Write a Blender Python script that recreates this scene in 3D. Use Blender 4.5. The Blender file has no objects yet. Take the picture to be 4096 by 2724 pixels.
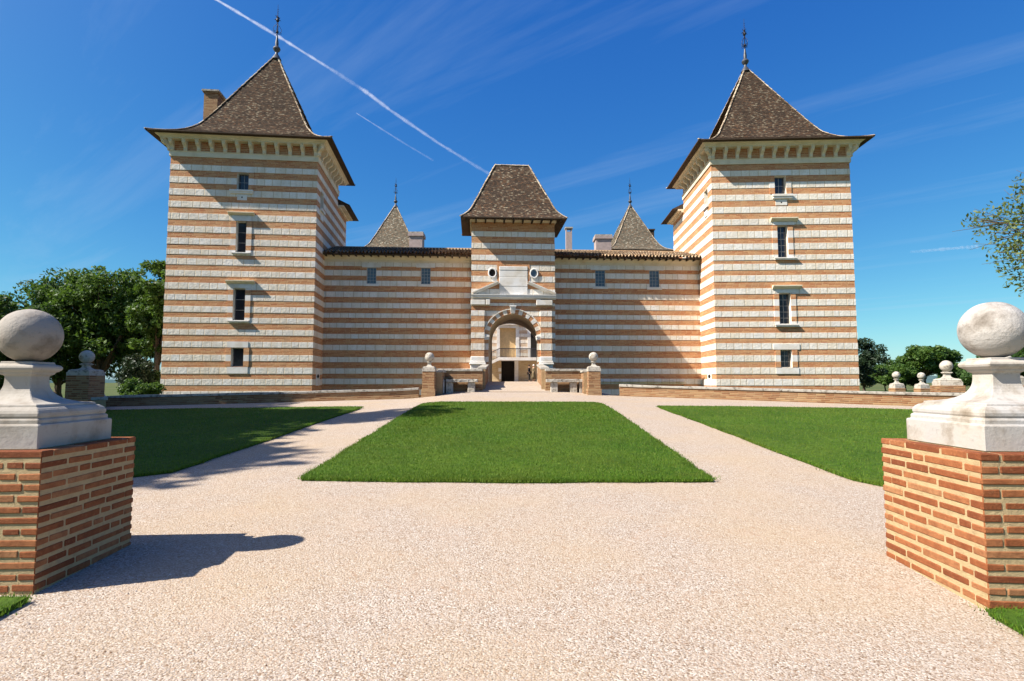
import bpy, bmesh, math, random
import numpy as np
from mathutils import Vector, Matrix

random.seed(7)
R = math.radians
scene = bpy.context.scene
COL = scene.collection

# ------------------------------------------------------------------ camera
PITCH = R(4.22); FPX = 2275.0; CX, CY = 2048.0, 1362.0; EYE = 1.55
cam_d = bpy.data.cameras.new("camera"); cam = bpy.data.objects.new("camera", cam_d); COL.objects.link(cam)
cam_d.sensor_width = 36.0; cam_d.lens = 36.0*FPX/4096.0
cam_d.clip_start = 0.05; cam_d.clip_end = 60000
cam.location = (0, 0, EYE); cam.rotation_euler = (R(90)+PITCH, 0, 0)
scene.camera = cam

# ------------------------------------------------------------------ light
SUN_EL, SUN_AZ = R(44.6), R(20.0)      # light travels towards +x, turned SUN_AZ towards +y
to_sun = Vector((-math.cos(SUN_AZ)*math.cos(SUN_EL), -math.sin(SUN_AZ)*math.cos(SUN_EL), math.sin(SUN_EL)))
sun_d = bpy.data.lights.new("sun", 'SUN'); sun_d.energy = 5.0; sun_d.angle = R(0.55); sun_d.color = (1.0, 0.93, 0.83)
sun = bpy.data.objects.new("sun", sun_d); COL.objects.link(sun)
sun.rotation_euler = to_sun.to_track_quat('Z', 'Y').to_euler()

world = bpy.data.worlds.new("World"); scene.world = world; world.use_nodes = True
wt = world.node_tree; wt.nodes.clear()
def wn(t): return wt.nodes.new(t)
w_out = wn('ShaderNodeOutputWorld'); w_bg = wn('ShaderNodeBackground'); w_bg.inputs['Strength'].default_value = 0.10
sky = wn('ShaderNodeTexSky'); sky.sky_type = 'NISHITA'; sky.sun_disc = False
sky.sun_elevation = SUN_EL; sky.sun_rotation = math.atan2(to_sun.x, to_sun.y)
sky.altitude = 300; sky.air_density = 1.0; sky.dust_density = 0.4; sky.ozone_density = 3.0
# deep slide-film blue: each channel of the sky gets its own contrast
sc_ = wn('ShaderNodeSeparateColor'); wt.links.new(sky.outputs[0], sc_.inputs[0])
cc_ = wn('ShaderNodeCombineColor')
for i, (k, p) in enumerate(((1.95, 1.5), (2.98, 1.08), (3.6, .52))):
    a_ = wn('ShaderNodeMath'); a_.operation = 'MULTIPLY'; a_.inputs[1].default_value = .1766; wt.links.new(sc_.outputs[i], a_.inputs[0])
    b_ = wn('ShaderNodeMath'); b_.operation = 'POWER'; b_.inputs[1].default_value = p; wt.links.new(a_.outputs[0], b_.inputs[0])
    d_ = wn('ShaderNodeMath'); d_.operation = 'MULTIPLY'; d_.inputs[1].default_value = k; wt.links.new(b_.outputs[0], d_.inputs[0]); wt.links.new(d_.outputs[0], cc_.inputs[i])
hs = cc_
# thin cirrus streaks laid on a high flat layer (direction / height), so they converge like real ones
tc = wn('ShaderNodeTexCoord'); sep = wn('ShaderNodeSeparateXYZ'); wt.links.new(tc.outputs['Generated'], sep.inputs[0])
mx = wn('ShaderNodeMath'); mx.operation = 'MAXIMUM'; mx.inputs[1].default_value = 0.03; wt.links.new(sep.outputs['Z'], mx.inputs[0])
dv = wn('ShaderNodeVectorMath'); dv.operation = 'DIVIDE'
cmb = wn('ShaderNodeCombineXYZ')
for i in range(3): wt.links.new(mx.outputs[0], cmb.inputs[i])
wt.links.new(tc.outputs['Generated'], dv.inputs[0]); wt.links.new(cmb.outputs[0], dv.inputs[1])
sa_, ca_ = math.sin(R(-42)), math.cos(R(-42)); mp = wn('ShaderNodeCombineXYZ')
for i, v in enumerate(((-sa_*1.5, ca_*1.5, 0), (ca_*.16, sa_*.16, 0))):       # across and along the wind
    dp = wn('ShaderNodeVectorMath'); dp.operation = 'DOT_PRODUCT'; dp.inputs[1].default_value = v
    wt.links.new(dv.outputs[0], dp.inputs[0]); wt.links.new(dp.outputs['Value'], mp.inputs[i])
mp.inputs[2].default_value = 4.7
nz = wn('ShaderNodeTexNoise'); nz.inputs['Scale'].default_value = 1.3; nz.inputs['Detail'].default_value = 8; nz.inputs['Roughness'].default_value = 0.62
nz.inputs['Distortion'].default_value = 0.4
wt.links.new(mp.outputs[0], nz.inputs['Vector'])
cr = wn('ShaderNodeMapRange'); cr.inputs[1].default_value = 0.53; cr.inputs[2].default_value = 0.85; cr.inputs[3].default_value = 0; cr.inputs[4].default_value = 0.25
wt.links.new(nz.outputs[0], cr.inputs[0])
mixc = wn('ShaderNodeMix'); mixc.data_type = 'RGBA'
wt.links.new(cr.outputs[0], mixc.inputs[0]); wt.links.new(hs.outputs[0], mixc.inputs[6]); mixc.inputs[7].default_value = (2.6, 3.3, 4.2, 1)
# warm glow added to the sky around the sun (behind camera), lifting and warming shade
gd_ = wn('ShaderNodeVectorMath'); gd_.operation = 'DOT_PRODUCT'; gd_.inputs[1].default_value = to_sun; wt.links.new(tc.outputs['Generated'], gd_.inputs[0])
g1 = wn('ShaderNodeMath'); g1.operation = 'MAXIMUM'; g1.inputs[1].default_value = 0; wt.links.new(gd_.outputs['Value'], g1.inputs[0])
g2 = wn('ShaderNodeMath'); g2.operation = 'POWER'; g2.inputs[1].default_value = 6; wt.links.new(g1.outputs[0], g2.inputs[0])
gm = wn('ShaderNodeMix'); gm.data_type = 'RGBA'; gm.blend_type = 'ADD'; gm.clamp_factor = True; wt.links.new(g2.outputs[0], gm.inputs[0])
wt.links.new(mixc.outputs[2], gm.inputs[6]); gm.inputs[7].default_value = (3.9, 2.7, 1.5, 1)
wt.links.new(gm.outputs[2], w_bg.inputs['Color']); wt.links.new(w_bg.outputs[0], w_out.inputs[0])

scene.view_settings.view_transform = 'Standard'; scene.view_settings.look = 'None'
scene.view_settings.exposure = 1.1; scene.view_settings.gamma = 1.0
scene.render.engine = 'CYCLES'

# ------------------------------------------------------------------ pixel to place helpers (photo pixels, 4096 wide)
def ray(px, py):
    xv = (px-CX)/FPX; yv = (CY-py)/FPX
    f = math.cos(PITCH) - yv*math.sin(PITCH); u = math.sin(PITCH) + yv*math.cos(PITCH)
    return xv, f, u
def at(px, py, Y):
    x, f, u = ray(px, py); return Vector((x/f*Y, Y, EYE+u/f*Y))
class Frame:
    """A wall plane standing in the world: origin on its foot, x along it, y into depth."""
    def __init__(s, x, y, yaw): s.x, s.y, s.yaw = x, y, yaw; s.c, s.s = math.cos(yaw), math.sin(yaw)
    def uz(s, px, py, ly=0.0):
        rx, rf, ru = ray(px, py)
        nx, ny = -s.s, s.c
        ox, oy = s.x+nx*ly, s.y+ny*ly
        t = (ox*nx+oy*ny)/(rx*nx+rf*ny)
        X, Y = rx*t, rf*t
        return (X-s.x)*s.c+(Y-s.y)*s.s, EYE+ru*t
    def z(s, px, py, ly=0.0): return s.uz(px, py, ly)[1]
    def u(s, px, py, ly=0.0): return s.uz(px, py, ly)[0]
    def world(s, lx, ly, z=0): return Vector((s.x+lx*s.c-ly*s.s, s.y+lx*s.s+ly*s.c, z))

# ------------------------------------------------------------------ object helpers
def tag(o, label=None, cat=None, group=None, kind=None):
    if label: o['label'] = label
    if cat: o['category'] = cat
    if group: o['group'] = group
    if kind: o['kind'] = kind
    return o
def empty(name, loc=(0, 0, 0), rz=0.0, parent=None):
    o = bpy.data.objects.new(name, None); COL.objects.link(o); o.location = loc; o.rotation_euler = (0, 0, rz)
    o.empty_display_size = 0.3
    if parent: o.parent = parent
    return o
class MB:
    """Collects faces for one mesh object."""
    def __init__(s): s.v = []; s.f = []; s.m = []; s.uv = []
    def face(s, pts, m=0, uv=None):
        n = len(s.v); s.v += [tuple(p) for p in pts]; s.f.append(tuple(range(n, n+len(pts)))); s.m.append(m)
        s.uv += list(uv) if uv else [(0.0, 0.0)]*len(pts)
    def box(s, x0, x1, y0, y1, z0, z1, m=0, M=None):
        P = [Vector(p) for p in ((x0,y0,z0),(x1,y0,z0),(x1,y1,z0),(x0,y1,z0),(x0,y0,z1),(x1,y0,z1),(x1,y1,z1),(x0,y1,z1))]
        if M is not None: P = [M @ p for p in P]
        dx, dy, dz = x1-x0, y1-y0, z1-z0
        for idx, a, b, o1, o2 in (((0,1,5,4),dx,dz,x0,z0),((1,2,6,5),dy,dz,y0,z0),((2,3,7,6),dx,dz,x0,z0),((3,0,4,7),dy,dz,y0,z0),((4,5,6,7),dx,dy,x0,y0),((3,2,1,0),dx,dy,x0,y0)):
            s.face([P[i] for i in idx], m, [(o1,o2),(o1+a,o2),(o1+a,o2+b),(o1,o2+b)])
    def sweep(s, rings, m=0, closed=True, caps=True, uvs=None):
        """rings: list of point lists of the same length."""
        n = len(rings[0])
        for j in range(len(rings)-1):
            a, b = rings[j], rings[j+1]
            for i in range(n if closed else n-1):
                k = (i+1) % n
                s.face([a[i], a[k], b[k], b[i]], m, [(i, j), (i+1, j), (i+1, j+1), (i, j+1)])
        if caps and closed:
            s.face(list(reversed(rings[0])), m); s.face(rings[-1], m)
    def tube(s, pts, rad, n=6, m=0):
        pts = [Vector(p) for p in pts]
        if not hasattr(rad, '__len__'): rad = [rad]*len(pts)
        rings = []
        for i, p in enumerate(pts):
            d = (pts[min(i+1, len(pts)-1)]-pts[max(i-1, 0)]).normalized()
            a = d.cross(Vector((0, 0, 1)) if abs(d.z) < .95 else Vector((1, 0, 0))).normalized(); b = d.cross(a)
            rings.append([p+(a*math.cos(t)+b*math.sin(t))*rad[i] for t in [2*math.pi*k/n for k in range(n)]])
        s.sweep(rings, m)
    def lathe(s, prof, n=16, c=(0, 0), m=0, sq=False):
        """prof: (radius, z). sq -> square plan."""
        rings = []
        for r, z in prof:
            if sq: rings.append([Vector((c[0]+sx*r, c[1]+sy*r, z)) for sx, sy in ((-1,-1),(1,-1),(1,1),(-1,1))])
            else: rings.append([Vector((c[0]+r*math.cos(2*math.pi*k/n), c[1]+r*math.sin(2*math.pi*k/n), z)) for k in range(n)])
        s.sweep(rings, m)
    def build(s, name, mats, parent=None, smooth=False, bevel=0.0, weld=False, autos=None):
        me = bpy.data.meshes.new(name); me.from_pydata(s.v, [], s.f); me.update()
        if not isinstance(mats, (list, tuple)): mats = [mats]
        for m in mats: me.materials.append(m)
        me.polygons.foreach_set('material_index', s.m)
        uvl = me.uv_layers.new(name='UVMap'); uvl.data.foreach_set('uv', np.array(s.uv, dtype=np.float32).ravel())
        if weld or smooth or bevel:
            bm = bmesh.new(); bm.from_mesh(me); bmesh.ops.remove_doubles(bm, verts=bm.verts, dist=1e-4)
            if bevel:
                es = [e for e in bm.edges if len(e.link_faces) == 2 and e.calc_face_angle(0) > .6]
                bmesh.ops.bevel(bm, geom=es, offset=bevel, segments=1, affect='EDGES', clamp_overlap=True)
            bm.to_mesh(me); bm.free()
        if smooth:
            me.polygons.foreach_set('use_smooth', [True]*len(me.polygons))
            if autos is not None: me.set_sharp_from_angle(angle=R(autos))
        o = bpy.data.objects.new(name, me); COL.objects.link(o)
        if parent: o.parent = parent
        return o
def arr_mesh(name, V, F, mat, parent=None, smooth=False):
    """numpy verts (n,3) and faces (m,k)."""
    me = bpy.data.meshes.new(name); V = np.asarray(V, np.float32); F = np.asarray(F, np.int32)
    me.vertices.add(len(V)); me.vertices.foreach_set('co', V.ravel())
    k = F.shape[1]; me.loops.add(F.size); me.loops.foreach_set('vertex_index', F.ravel())
    me.polygons.add(len(F)); me.polygons.foreach_set('loop_start', np.arange(0, F.size, k, dtype=np.int32))
    me.update(calc_edges=True)
    if smooth: me.polygons.foreach_set('use_smooth', np.ones(len(F), bool))
    me.materials.append(mat)
    o = bpy.data.objects.new(name, me); COL.objects.link(o)
    if parent: o.parent = parent
    return o

# ------------------------------------------------------------------ materials
class NT:
    def __init__(s, name, rough=0.9, spec=0.3):
        s.m = bpy.data.materials.new(name); s.m.use_nodes = True; s.t = s.m.node_tree
        s.b = s.t.nodes['Principled BSDF']; s.b.inputs['Roughness'].default_value = rough
        s.b.inputs['Specular IOR Level'].default_value = spec; s.out = s.t.nodes['Material Output']
    def n(s, t, **kw):
        x = s.t.nodes.new(t)
        for k, v in kw.items():
            if k[0] == '_': setattr(x, k[1:], v)
            else: s.set(x, k, v)
        return x
    def set(s, x, k, v):
        i = x.inputs[int(k[1:])] if k[0] == 'i' and k[1:].isdigit() else x.inputs[k]
        if isinstance(v, bpy.types.NodeSocket): s.t.links.new(v, i)
        else: i.default_value = v
    def math(s, op, a, b=0.0, c=0.0, clamp=False): return s.n('ShaderNodeMath', _operation=op, _use_clamp=clamp, i0=a, i1=b, i2=c).outputs[0]
    def noise(s, vec, scale, detail=4, rough=.55, dist=0.0, out=0):
        return s.n('ShaderNodeTexNoise', Vector=vec, Scale=scale, Detail=detail, Roughness=rough, Distortion=dist).outputs[out]
    def rng(s, v, a, b, c=0.0, d=1.0): return s.n('ShaderNodeMapRange', i0=v, i1=a, i2=b, i3=c, i4=d).outputs[0]
    def mix(s, f, a, b, blend='MIX'):
        x = s.n('ShaderNodeMix', _data_type='RGBA', _blend_type=blend)
        for i, v in ((0, f), (6, a), (7, b)):
            if isinstance(v, bpy.types.NodeSocket): s.t.links.new(v, x.inputs[i])
            else: x.inputs[i].default_value = v if i == 0 else (*v, 1)
        return x.outputs[2]
    def ramp(s, v, stops, interp='LINEAR'):
        x = s.n('ShaderNodeValToRGB', i0=v); x.color_ramp.interpolation = interp; e = x.color_ramp.elements
        while len(e) < len(stops): e.new(0.5)
        for i, (p, c) in enumerate(stops): e[i].position = p; e[i].color = (*c, 1)
        return x.outputs[0]
    def comb(s, x, y, z=0.0): return s.n('ShaderNodeCombineXYZ', i0=x, i1=y, i2=z).outputs[0]
    def sep(s, v): return s.n('ShaderNodeSeparateXYZ', i0=v).outputs
    def bump(s, h, dist=.01, strength=1.0, normal=None):
        x = s.n('ShaderNodeBump', Height=h, Distance=dist, Strength=strength)
        if normal is not None: s.t.links.new(normal, x.inputs['Normal'])
        return x.outputs[0]
    def fin(s, col=None, normal=None):
        if col is not None: s.set(s.b, 'Base Color', col if isinstance(col, bpy.types.NodeSocket) else (*col, 1))
        if normal is not None: s.set(s.b, 'Normal', normal)
        return s.m
    def obj(s): return s.n('ShaderNodeTexCoord').outputs['Object']
    def uv(s): return s.n('ShaderNodeTexCoord').outputs['UV']
    def pos(s): return s.n('ShaderNodeNewGeometry').outputs['Position']

def mat_white_course(name='limestone_course', tint=(.77, .735, .685), joints=True):
    t = NT(name); uv = t.sep(t.uv()); u, v = uv[0], uv[1]
    # v carries: course number + height inside it (0..1)
    row = t.math('FLOOR', v); fr = t.math('FRACT', v)
    w = t.math('ADD', t.math('MULTIPLY', u, 1.75), t.math('MULTIPLY', row, 37.37))
    e = t.n('ShaderNodeTexVoronoi', _voronoi_dimensions='1D', _feature='DISTANCE_TO_EDGE', W=w, Scale=1.0, Randomness=.75).outputs['Distance']
    c = t.n('ShaderNodeTexVoronoi', _voronoi_dimensions='1D', _feature='F1', W=w, Scale=1.0, Randomness=.75).outputs['Color']
    cs = t.sep(c)
    P = t.obj()
    n1 = t.noise(P, 1.3, 3); n2 = t.noise(P, 9, 5, .65); n3 = t.noise(P, 40, 3, .6)
    base = t.mix(t.rng(cs[0], 0, 1, 0, .75), tint, tuple(x*y for x, y in zip(tint, (1.0, .93, .80))))
    base = t.mix(t.rng(cs[1], .6, 1, 0, .5), base, tuple(x*y for x, y in zip(tint, (.80, .80, .80))))
    base = t.mix(t.rng(n1, .42, .72, 0, .5), base, (.60, .49, .34))
    base = t.mix(t.rng(n2, .47, .75, 0, .55), base, (.44, .40, .33))
    sp_ = t.sep(P); stk = t.noise(t.comb(t.math('MULTIPLY', sp_[0], 1.6), t.math('MULTIPLY', sp_[1], 1.6), t.math('MULTIPLY', sp_[2], .16)), 1.0, 5, .65)
    base = t.mix(t.rng(stk, .50, .72, 0, .50), base, (.50, .43, .33))
    joint = t.rng(e, .018, .05, 1, 0) if joints else 0.0
    edge = t.math('MULTIPLY', t.rng(fr, .0, .05, 1, 0), .8)
    edge2 = t.math('MULTIPLY', t.rng(fr, .95, 1.0, 0, 1), .6)
    j = t.math('MAXIMUM', t.math('MULTIPLY', joint, .75), t.math('MAXIMUM', edge, edge2)) if joints else edge
    col = t.mix(j, base, (.47, .36, .22))
    blk = t.n('ShaderNodeTexVoronoi', Vector=P, Scale=6.0, Randomness=1.0).outputs['Distance']
    h = t.math('ADD', t.math('MULTIPLY', n2, .9), t.math('MULTIPLY', t.math('SUBTRACT', 1.0, j), .8))
    h = t.math('ADD', h, t.math('MULTIPLY', blk, .6)); h = t.math('ADD', h, t.math('MULTIPLY', n3, .25))
    return t.fin(col, t.bump(h, .016, .85))
def mat_brick_course(name='thin_brick_course', row_h=.088, bl=.40, cols=((.38,.120,.048),(.48,.185,.074),(.55,.265,.115)), mortar=(.62,.41,.22), mfrac=.28, bump=.012):
    t = NT(name); uv = t.sep(t.uv()); u, v = uv[0], uv[1]     # metres
    P = t.obj()
    wob = t.math('MULTIPLY', t.math('SUBTRACT', t.noise(P, 1.7, 2), .5), .03)
    vr = t.math('DIVIDE', t.math('ADD', v, wob), row_h); row = t.math('FLOOR', vr); fv = t.math('FRACT', vr)
    rr = t.n('ShaderNodeTexWhiteNoise', _noise_dimensions='1D', W=row).outputs['Value']
    ur = t.math('ADD', t.math('DIVIDE', u, bl), t.math('MULTIPLY', rr, 3.7)); cell = t.math('FLOOR', ur); fu = t.math('FRACT', ur)
    wn_ = t.n('ShaderNodeTexWhiteNoise', _noise_dimensions='2D', Vector=t.comb(cell, row)).outputs['Value']
    big = t.noise(P, .9, 4); fine = t.noise(P, 30, 4, .7)
    col = t.ramp(wn_, [(0, cols[0]), (.55, cols[1]), (1, cols[2])])
    col = t.mix(t.rng(big, .45, .8, 0, .55), col, (.42, .30, .17))
    col = t.mix(t.rng(fine, .5, .9, 0, .5), col, (.25, .12, .07))
    sp_ = t.sep(P); stk = t.noise(t.comb(t.math('MULTIPLY', sp_[0], 1.6), t.math('MULTIPLY', sp_[1], 1.6), t.math('MULTIPLY', sp_[2], .16)), 1.0, 5, .65)
    col = t.mix(t.rng(stk, .50, .72, 0, .45), col, (.27, .14, .075))
    jv = t.rng(t.math('ABSOLUTE', t.math('SUBTRACT', fv, .5)), .5-mfrac*.5-.04, .5-mfrac*.5+.06, 0, 1)
    ju = t.rng(t.math('ABSOLUTE', t.math('SUBTRACT', fu, .5)), .46, .485, 0, .8)
    j = t.math('MULTIPLY', t.math('MAXIMUM', jv, ju), t.rng(t.noise(P, 5, 3), .3, .6, .55, 1.0))
    col = t.mix(j, col, mortar)
    h = t.math('ADD', t.math('MULTIPLY', j, -1), t.math('MULTIPLY', fine, .5))
    return t.fin(col, t.bump(h, bump, .8))
def mat_stone(name, base=(.55,.52,.46), dirt=(.22,.19,.15), amount=.5, scale=3.0, lichen=None, bump=.01, wash=(.52,.42,.28)):
    t = NT(name); P = t.obj(); n1 = t.noise(P, scale, 5, .62); n2 = t.noise(P, scale*7, 5, .7); n3 = t.noise(P, scale*.5, 3)
    c = t.mix(t.rng(n3, .4, .7, 0, .5), base, wash)
    c = t.mix(t.rng(n1, .50, .72, 0, amount), c, dirt)
    c = t.mix(t.rng(n2, .58, .8, 0, .45*min(1, amount*1.5)), c, tuple(x*.55 for x in dirt))
    if lichen: c = t.mix(t.rng(t.noise(P, scale*2.3, 4, .65), .52, .68, 0, .9), c, lichen)
    h = t.math('ADD', t.math('MULTIPLY', n2, .6), n1)
    return t.fin(c, t.bump(h, bump, .8))
def mat_plain(name, col, rough=.7, spec=.3, metal=0.0, var=.25, scale=6.0):
    t = NT(name, rough, spec); t.b.inputs['Metallic'].default_value = metal
    n = t.noise(t.obj(), scale, 4); c = t.mix(t.rng(n, .3, .7, 0, 1), tuple(x*(1-var) for x in col), tuple(min(1, x*(1+var)) for x in col))
    return t.fin(c)
def mat_flat_tiles(name, tw=.14, dark=(.042,.029,.021), mid=(.088,.058,.039), light=(.29,.24,.165), rust=(.13,.068,.036)):
    t = NT(name, .9, .2); uv = t.sep(t.uv()); u, v = uv[0], uv[1]       # v = course number + fraction
    row = t.math('FLOOR', v); fv = t.math('FRACT', v)
    ur = t.math('ADD', t.math('DIVIDE', u, tw), t.math('MULTIPLY', t.n('ShaderNodeTexWhiteNoise', _noise_dimensions='1D', W=row).outputs['Value'], 5.3))
    cell = t.math('FLOOR', ur); fu = t.math('FRACT', ur)
    w1 = t.n('ShaderNodeTexWhiteNoise', _noise_dimensions='2D', Vector=t.comb(cell, row)).outputs['Value']
    w2 = t.n('ShaderNodeTexWhiteNoise', _noise_dimensions='2D', Vector=t.comb(t.math('ADD', cell, 91.0), row)).outputs['Value']
    P = t.obj(); big = t.noise(P, .8, 4); fine = t.noise(P, 14, 4, .7)
    c = t.ramp(w1, [(0, dark), (.5, mid), (.78, rust), (.9, tuple(.5*(a+b) for a, b in zip(mid, light))), (1, light)])
    c = t.mix(t.rng(big, .42, .7, 0, .5), c, dark)
    c = t.mix(t.rng(fine, .55, .75, 0, .5), c, tuple(x*.75 for x in light))
    c = t.mix(t.rng(t.math('ABSOLUTE', t.math('SUBTRACT', fu, .5)), .42, .49, 0, .8), c, (.02,.015,.012))
    h = t.math('ADD', t.math('MULTIPLY', w2, 1.0), t.math('MULTIPLY', fine, .5))
    return t.fin(c, t.bump(h, .02, .8))
def mat_canal_tiles(name='canal_tile'):
    t = NT(name, .9, .2); uv = t.sep(t.uv()); u, v = uv[0], uv[1]
    w = t.n('ShaderNodeTexWhiteNoise', _noise_dimensions='2D', Vector=t.comb(t.math('FLOOR', u), t.math('FLOOR', v))).outputs['Value']
    P = t.obj(); f = t.noise(P, 12, 4, .7); big = t.noise(P, .5, 3)
    c = t.ramp(w, [(0, (.14,.10,.07)), (.4, (.30,.20,.12)), (.75, (.42,.27,.15)), (1, (.50,.42,.29))])
    c = t.mix(t.rng(f, .48, .72, 0, .7), c, (.10,.085,.065)); c = t.mix(t.rng(big, .5, .75, 0, .5), c, (.16,.13,.09))
    return t.fin(c, t.bump(f, .01, .6))
def mat_leaf(name, a, b, trans=.35):
    t = NT(name, .55, .35); g = t.n('ShaderNodeNewGeometry').outputs['Random Per Island']
    P = t.obj(); big = t.noise(P, .55, 2)
    k = t.math('ADD', t.math('MULTIPLY', g, .6), t.rng(big, .35, .65, 0, .5), clamp=True)
    c = t.mix(k, a, b)
    t.fin(c)
    tr = t.n('ShaderNodeBsdfTranslucent', Color=t.mix(.5, c, (b[0]*1.3, b[1]*1.3, b[2]*.6)))
    ms = t.n('ShaderNodeMixShader', i0=trans); t.t.links.new(t.b.outputs[0], ms.inputs[1]); t.t.links.new(tr.outputs[0], ms.inputs[2])
    t.t.links.new(ms.outputs[0], t.out.inputs[0]); return t.m
def mat_glass(name='dark_window_glass', col=(.012,.013,.018)):
    t = NT(name, .12, .5); n = t.noise(t.obj(), 2.5, 2); t.fin(t.mix(n, col, tuple(x*2.5 for x in col)), t.bump(n, .02, .4)); return t.m
def mat_gravel(name='pale_gravel'):
    t = NT(name, .95, .15); P = t.pos()
    v = t.n('ShaderNodeTexVoronoi', Vector=P, Scale=95.0, Randomness=1.0); v2 = t.n('ShaderNodeTexVoronoi', Vector=P, Scale=55.0, Randomness=1.0)
    cs = t.sep(v.outputs['Color'])
    c = t.ramp(cs[0], [(0, (.17,.11,.07)), (.22, (.31,.245,.185)), (.65, (.385,.32,.262)), (1, (.50,.45,.40))])
    patch = t.noise(P, .55, 4, .55); patch2 = t.noise(P, 2.2, 4, .6); sp = t.noise(P, 22, 2, .5)
    c = t.mix(t.rng(patch, .42, .66, 0, .5), c, (.40,.30,.19))
    c = t.mix(t.rng(patch2, .5, .75, 0, .35), c, (.40,.31,.25))
    c = t.mix(t.rng(sp, .60, .70, 0, .5), c, (.27,.16,.09)); c = t.mix(t.rng(t.noise(P, 7, 5, .75), .56, .72, 0, .40), c, (.33,.22,.14))
    h = t.math('ADD', t.math('MULTIPLY', v.outputs['Distance'], -1.0), t.math('MULTIPLY', v2.outputs['Distance'], -1.2))
    h = t.math('ADD', h, t.math('MULTIPLY', cs[1], .5))
    return t.fin(c, t.bump(h, .0038, 1.0))
def mat_random(name, stops, rough=.9):
    t = NT(name, rough, .2); g = t.n('ShaderNodeNewGeometry').outputs['Random Per Island']
    c = t.ramp(g, stops); return t.fin(t.mix(t.rng(t.noise(t.obj(), 11, 6, .75), .42, .66, 0, .55), t.mix(t.rng(t.noise(t.obj(), 28, 4, .7), .55, .75, 0, .5), c, tuple(min(1, x*1.25) for x in stops[-1][1])), tuple(x*.75 for x in stops[0][1])), t.bump(t.noise(t.obj(), 45, 6, .8), .012, .9))

WHITE = mat_white_course(); BRICK = mat_brick_course()
CREAM = mat_stone('cream_cornice_stone', (.70,.61,.46), (.44,.35,.22), .35, 1.5, bump=.008, wash=(.58,.46,.28))
PALE = mat_stone('pale_dressed_stone', (.72,.70,.67), (.45,.40,.32), .35, 2.0, bump=.008)
TILE = mat_flat_tiles('brown_flat_tiles'); CANAL = mat_canal_tiles()
MORT = mat_stone('lime_mortar_hips', (.52,.40,.27), (.22,.15,.10), .6, 5, bump=.01)
IRON = mat_plain('dark_wrought_iron', (.035,.035,.045), .6, .4, .6); LEAD = mat_plain('grey_lead', (.075,.08,.09), .5, .4, .4)
WOODD = mat_plain('dark_eave_boards', (.055,.035,.022), .9); GLASS = mat_glass(); FRAME_W = mat_plain('grey_window_bars', (.30,.29,.27), .7)
VOID = mat_plain('unlit_interior', (.02,.016,.013), 1.0)  # near-black colour stands in for shade inside openings
COPING = mat_stone('lichened_coping', (.38,.355,.31), (.040,.033,.027), 1.0, 6.5, bump=.015, wash=(.27,.235,.18))
OLDBRICK = mat_brick_course('old_parapet_brick', .075, .33, ((.15,.055,.024),(.26,.12,.052),(.34,.21,.105)), (.33,.235,.13), .34, .02)

# ------------------------------------------------------------------ striped masonry
def bands_from(fr, refx, whites, top_z, base_z=-2.6, ly=0.0, period=.73):
    """whites: photo rows (top, bottom) of the pale courses, top to bottom -> list (z0, z1, mat, idx) bottom to top."""
    zs = [(fr.z(refx, b, ly), fr.z(refx, a, ly)) for a, b in whites]; zs.sort()
    out = []; z = zs[0][0]; low = []
    while z > base_z:
        low.append((z-period*.48, z, 1)); low.append((z-period, z-period*.48, 0)); z -= period
    low.reverse(); out += low
    for i, (a, b) in enumerate(zs):
        out.append((a, b, 0)); nxt = zs[i+1][0] if i+1 < len(zs) else top_z
        if nxt > b+.002: out.append((b, nxt, 1))
    return [(a, b, m, i) for i, (a, b, m) in enumerate(out)]
REC = .014
def panel(mb, A, B, bands, openings=(), z0=None, z1=None, depth=.34, mats=(0, 1)):
    A = Vector((A[0], A[1])); B = Vector((B[0], B[1])); d = (B-A); L = d.length; d.normalize(); nrm = Vector((d.y, -d.x))
    def P(u, z, off): q = A+d*u-nrm*off; return Vector((q.x, q.y, z))
    cuts = sorted(set([0.0, L]+[x for o in openings for x in o[:2]]))
    prev = None
    for (a, b, m, idx) in bands:
        lo = a if z0 is None else max(a, z0); hi = b if z1 is None else min(b, z1)
        if hi-lo < 1e-4: continue
        off = REC if m == 1 else 0.0
        zc = sorted(set([lo, hi]+[z for o in openings for z in o[2:4] if lo < z < hi]))
        for za, zb in zip(zc[:-1], zc[1:]):
            zm = (za+zb)/2
            for ua, ub in zip(cuts[:-1], cuts[1:]):
                um = (ua+ub)/2
                if any(o[0] < um < o[1] and o[2] < zm < o[3] for o in openings): continue
                a2 = off if ua == 0 else ua; b2 = L-off if ub == L else ub
                if m == 0: va = idx+.001+.998*(za-a)/(b-a); vb = idx+.001+.998*(zb-a)/(b-a)
                else: va, vb = za, zb
                mb.face([P(a2, za, off), P(b2, za, off), P(b2, zb, off), P(a2, zb, off)], mats[m], [(a2, va), (b2, va), (b2, vb), (a2, vb)])
        if prev is not None and prev != off:
            for ua, ub in zip(cuts[:-1], cuts[1:]):
                um = (ua+ub)/2
                if any(o[0] < um < o[1] and o[2] < lo < o[3] for o in openings): continue
                mb.face([P(ua, lo, 0), P(ub, lo, 0), P(ub, lo, REC), P(ua, lo, REC)], mats[0], [(ua, idx), (ub, idx), (ub, idx), (ua, idx)])
        prev = off
    for (ua, ub, za, zb) in openings:
        for (p, q, r, s_) in (((ua, za), (ub, za), 0, 0), ((ub, za), (ub, zb), 0, 0), ((ub, zb), (ua, zb), 0, 0), ((ua, zb), (ua, za), 0, 0)):
            mb.face([P(p[0], p[1], 0), P(q[0], q[1], 0), P(q[0], q[1], depth), P(p[0], p[1], depth)], mats[0], [(0, .3), (depth, .3), (depth, .7), (0, .7)])

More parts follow.
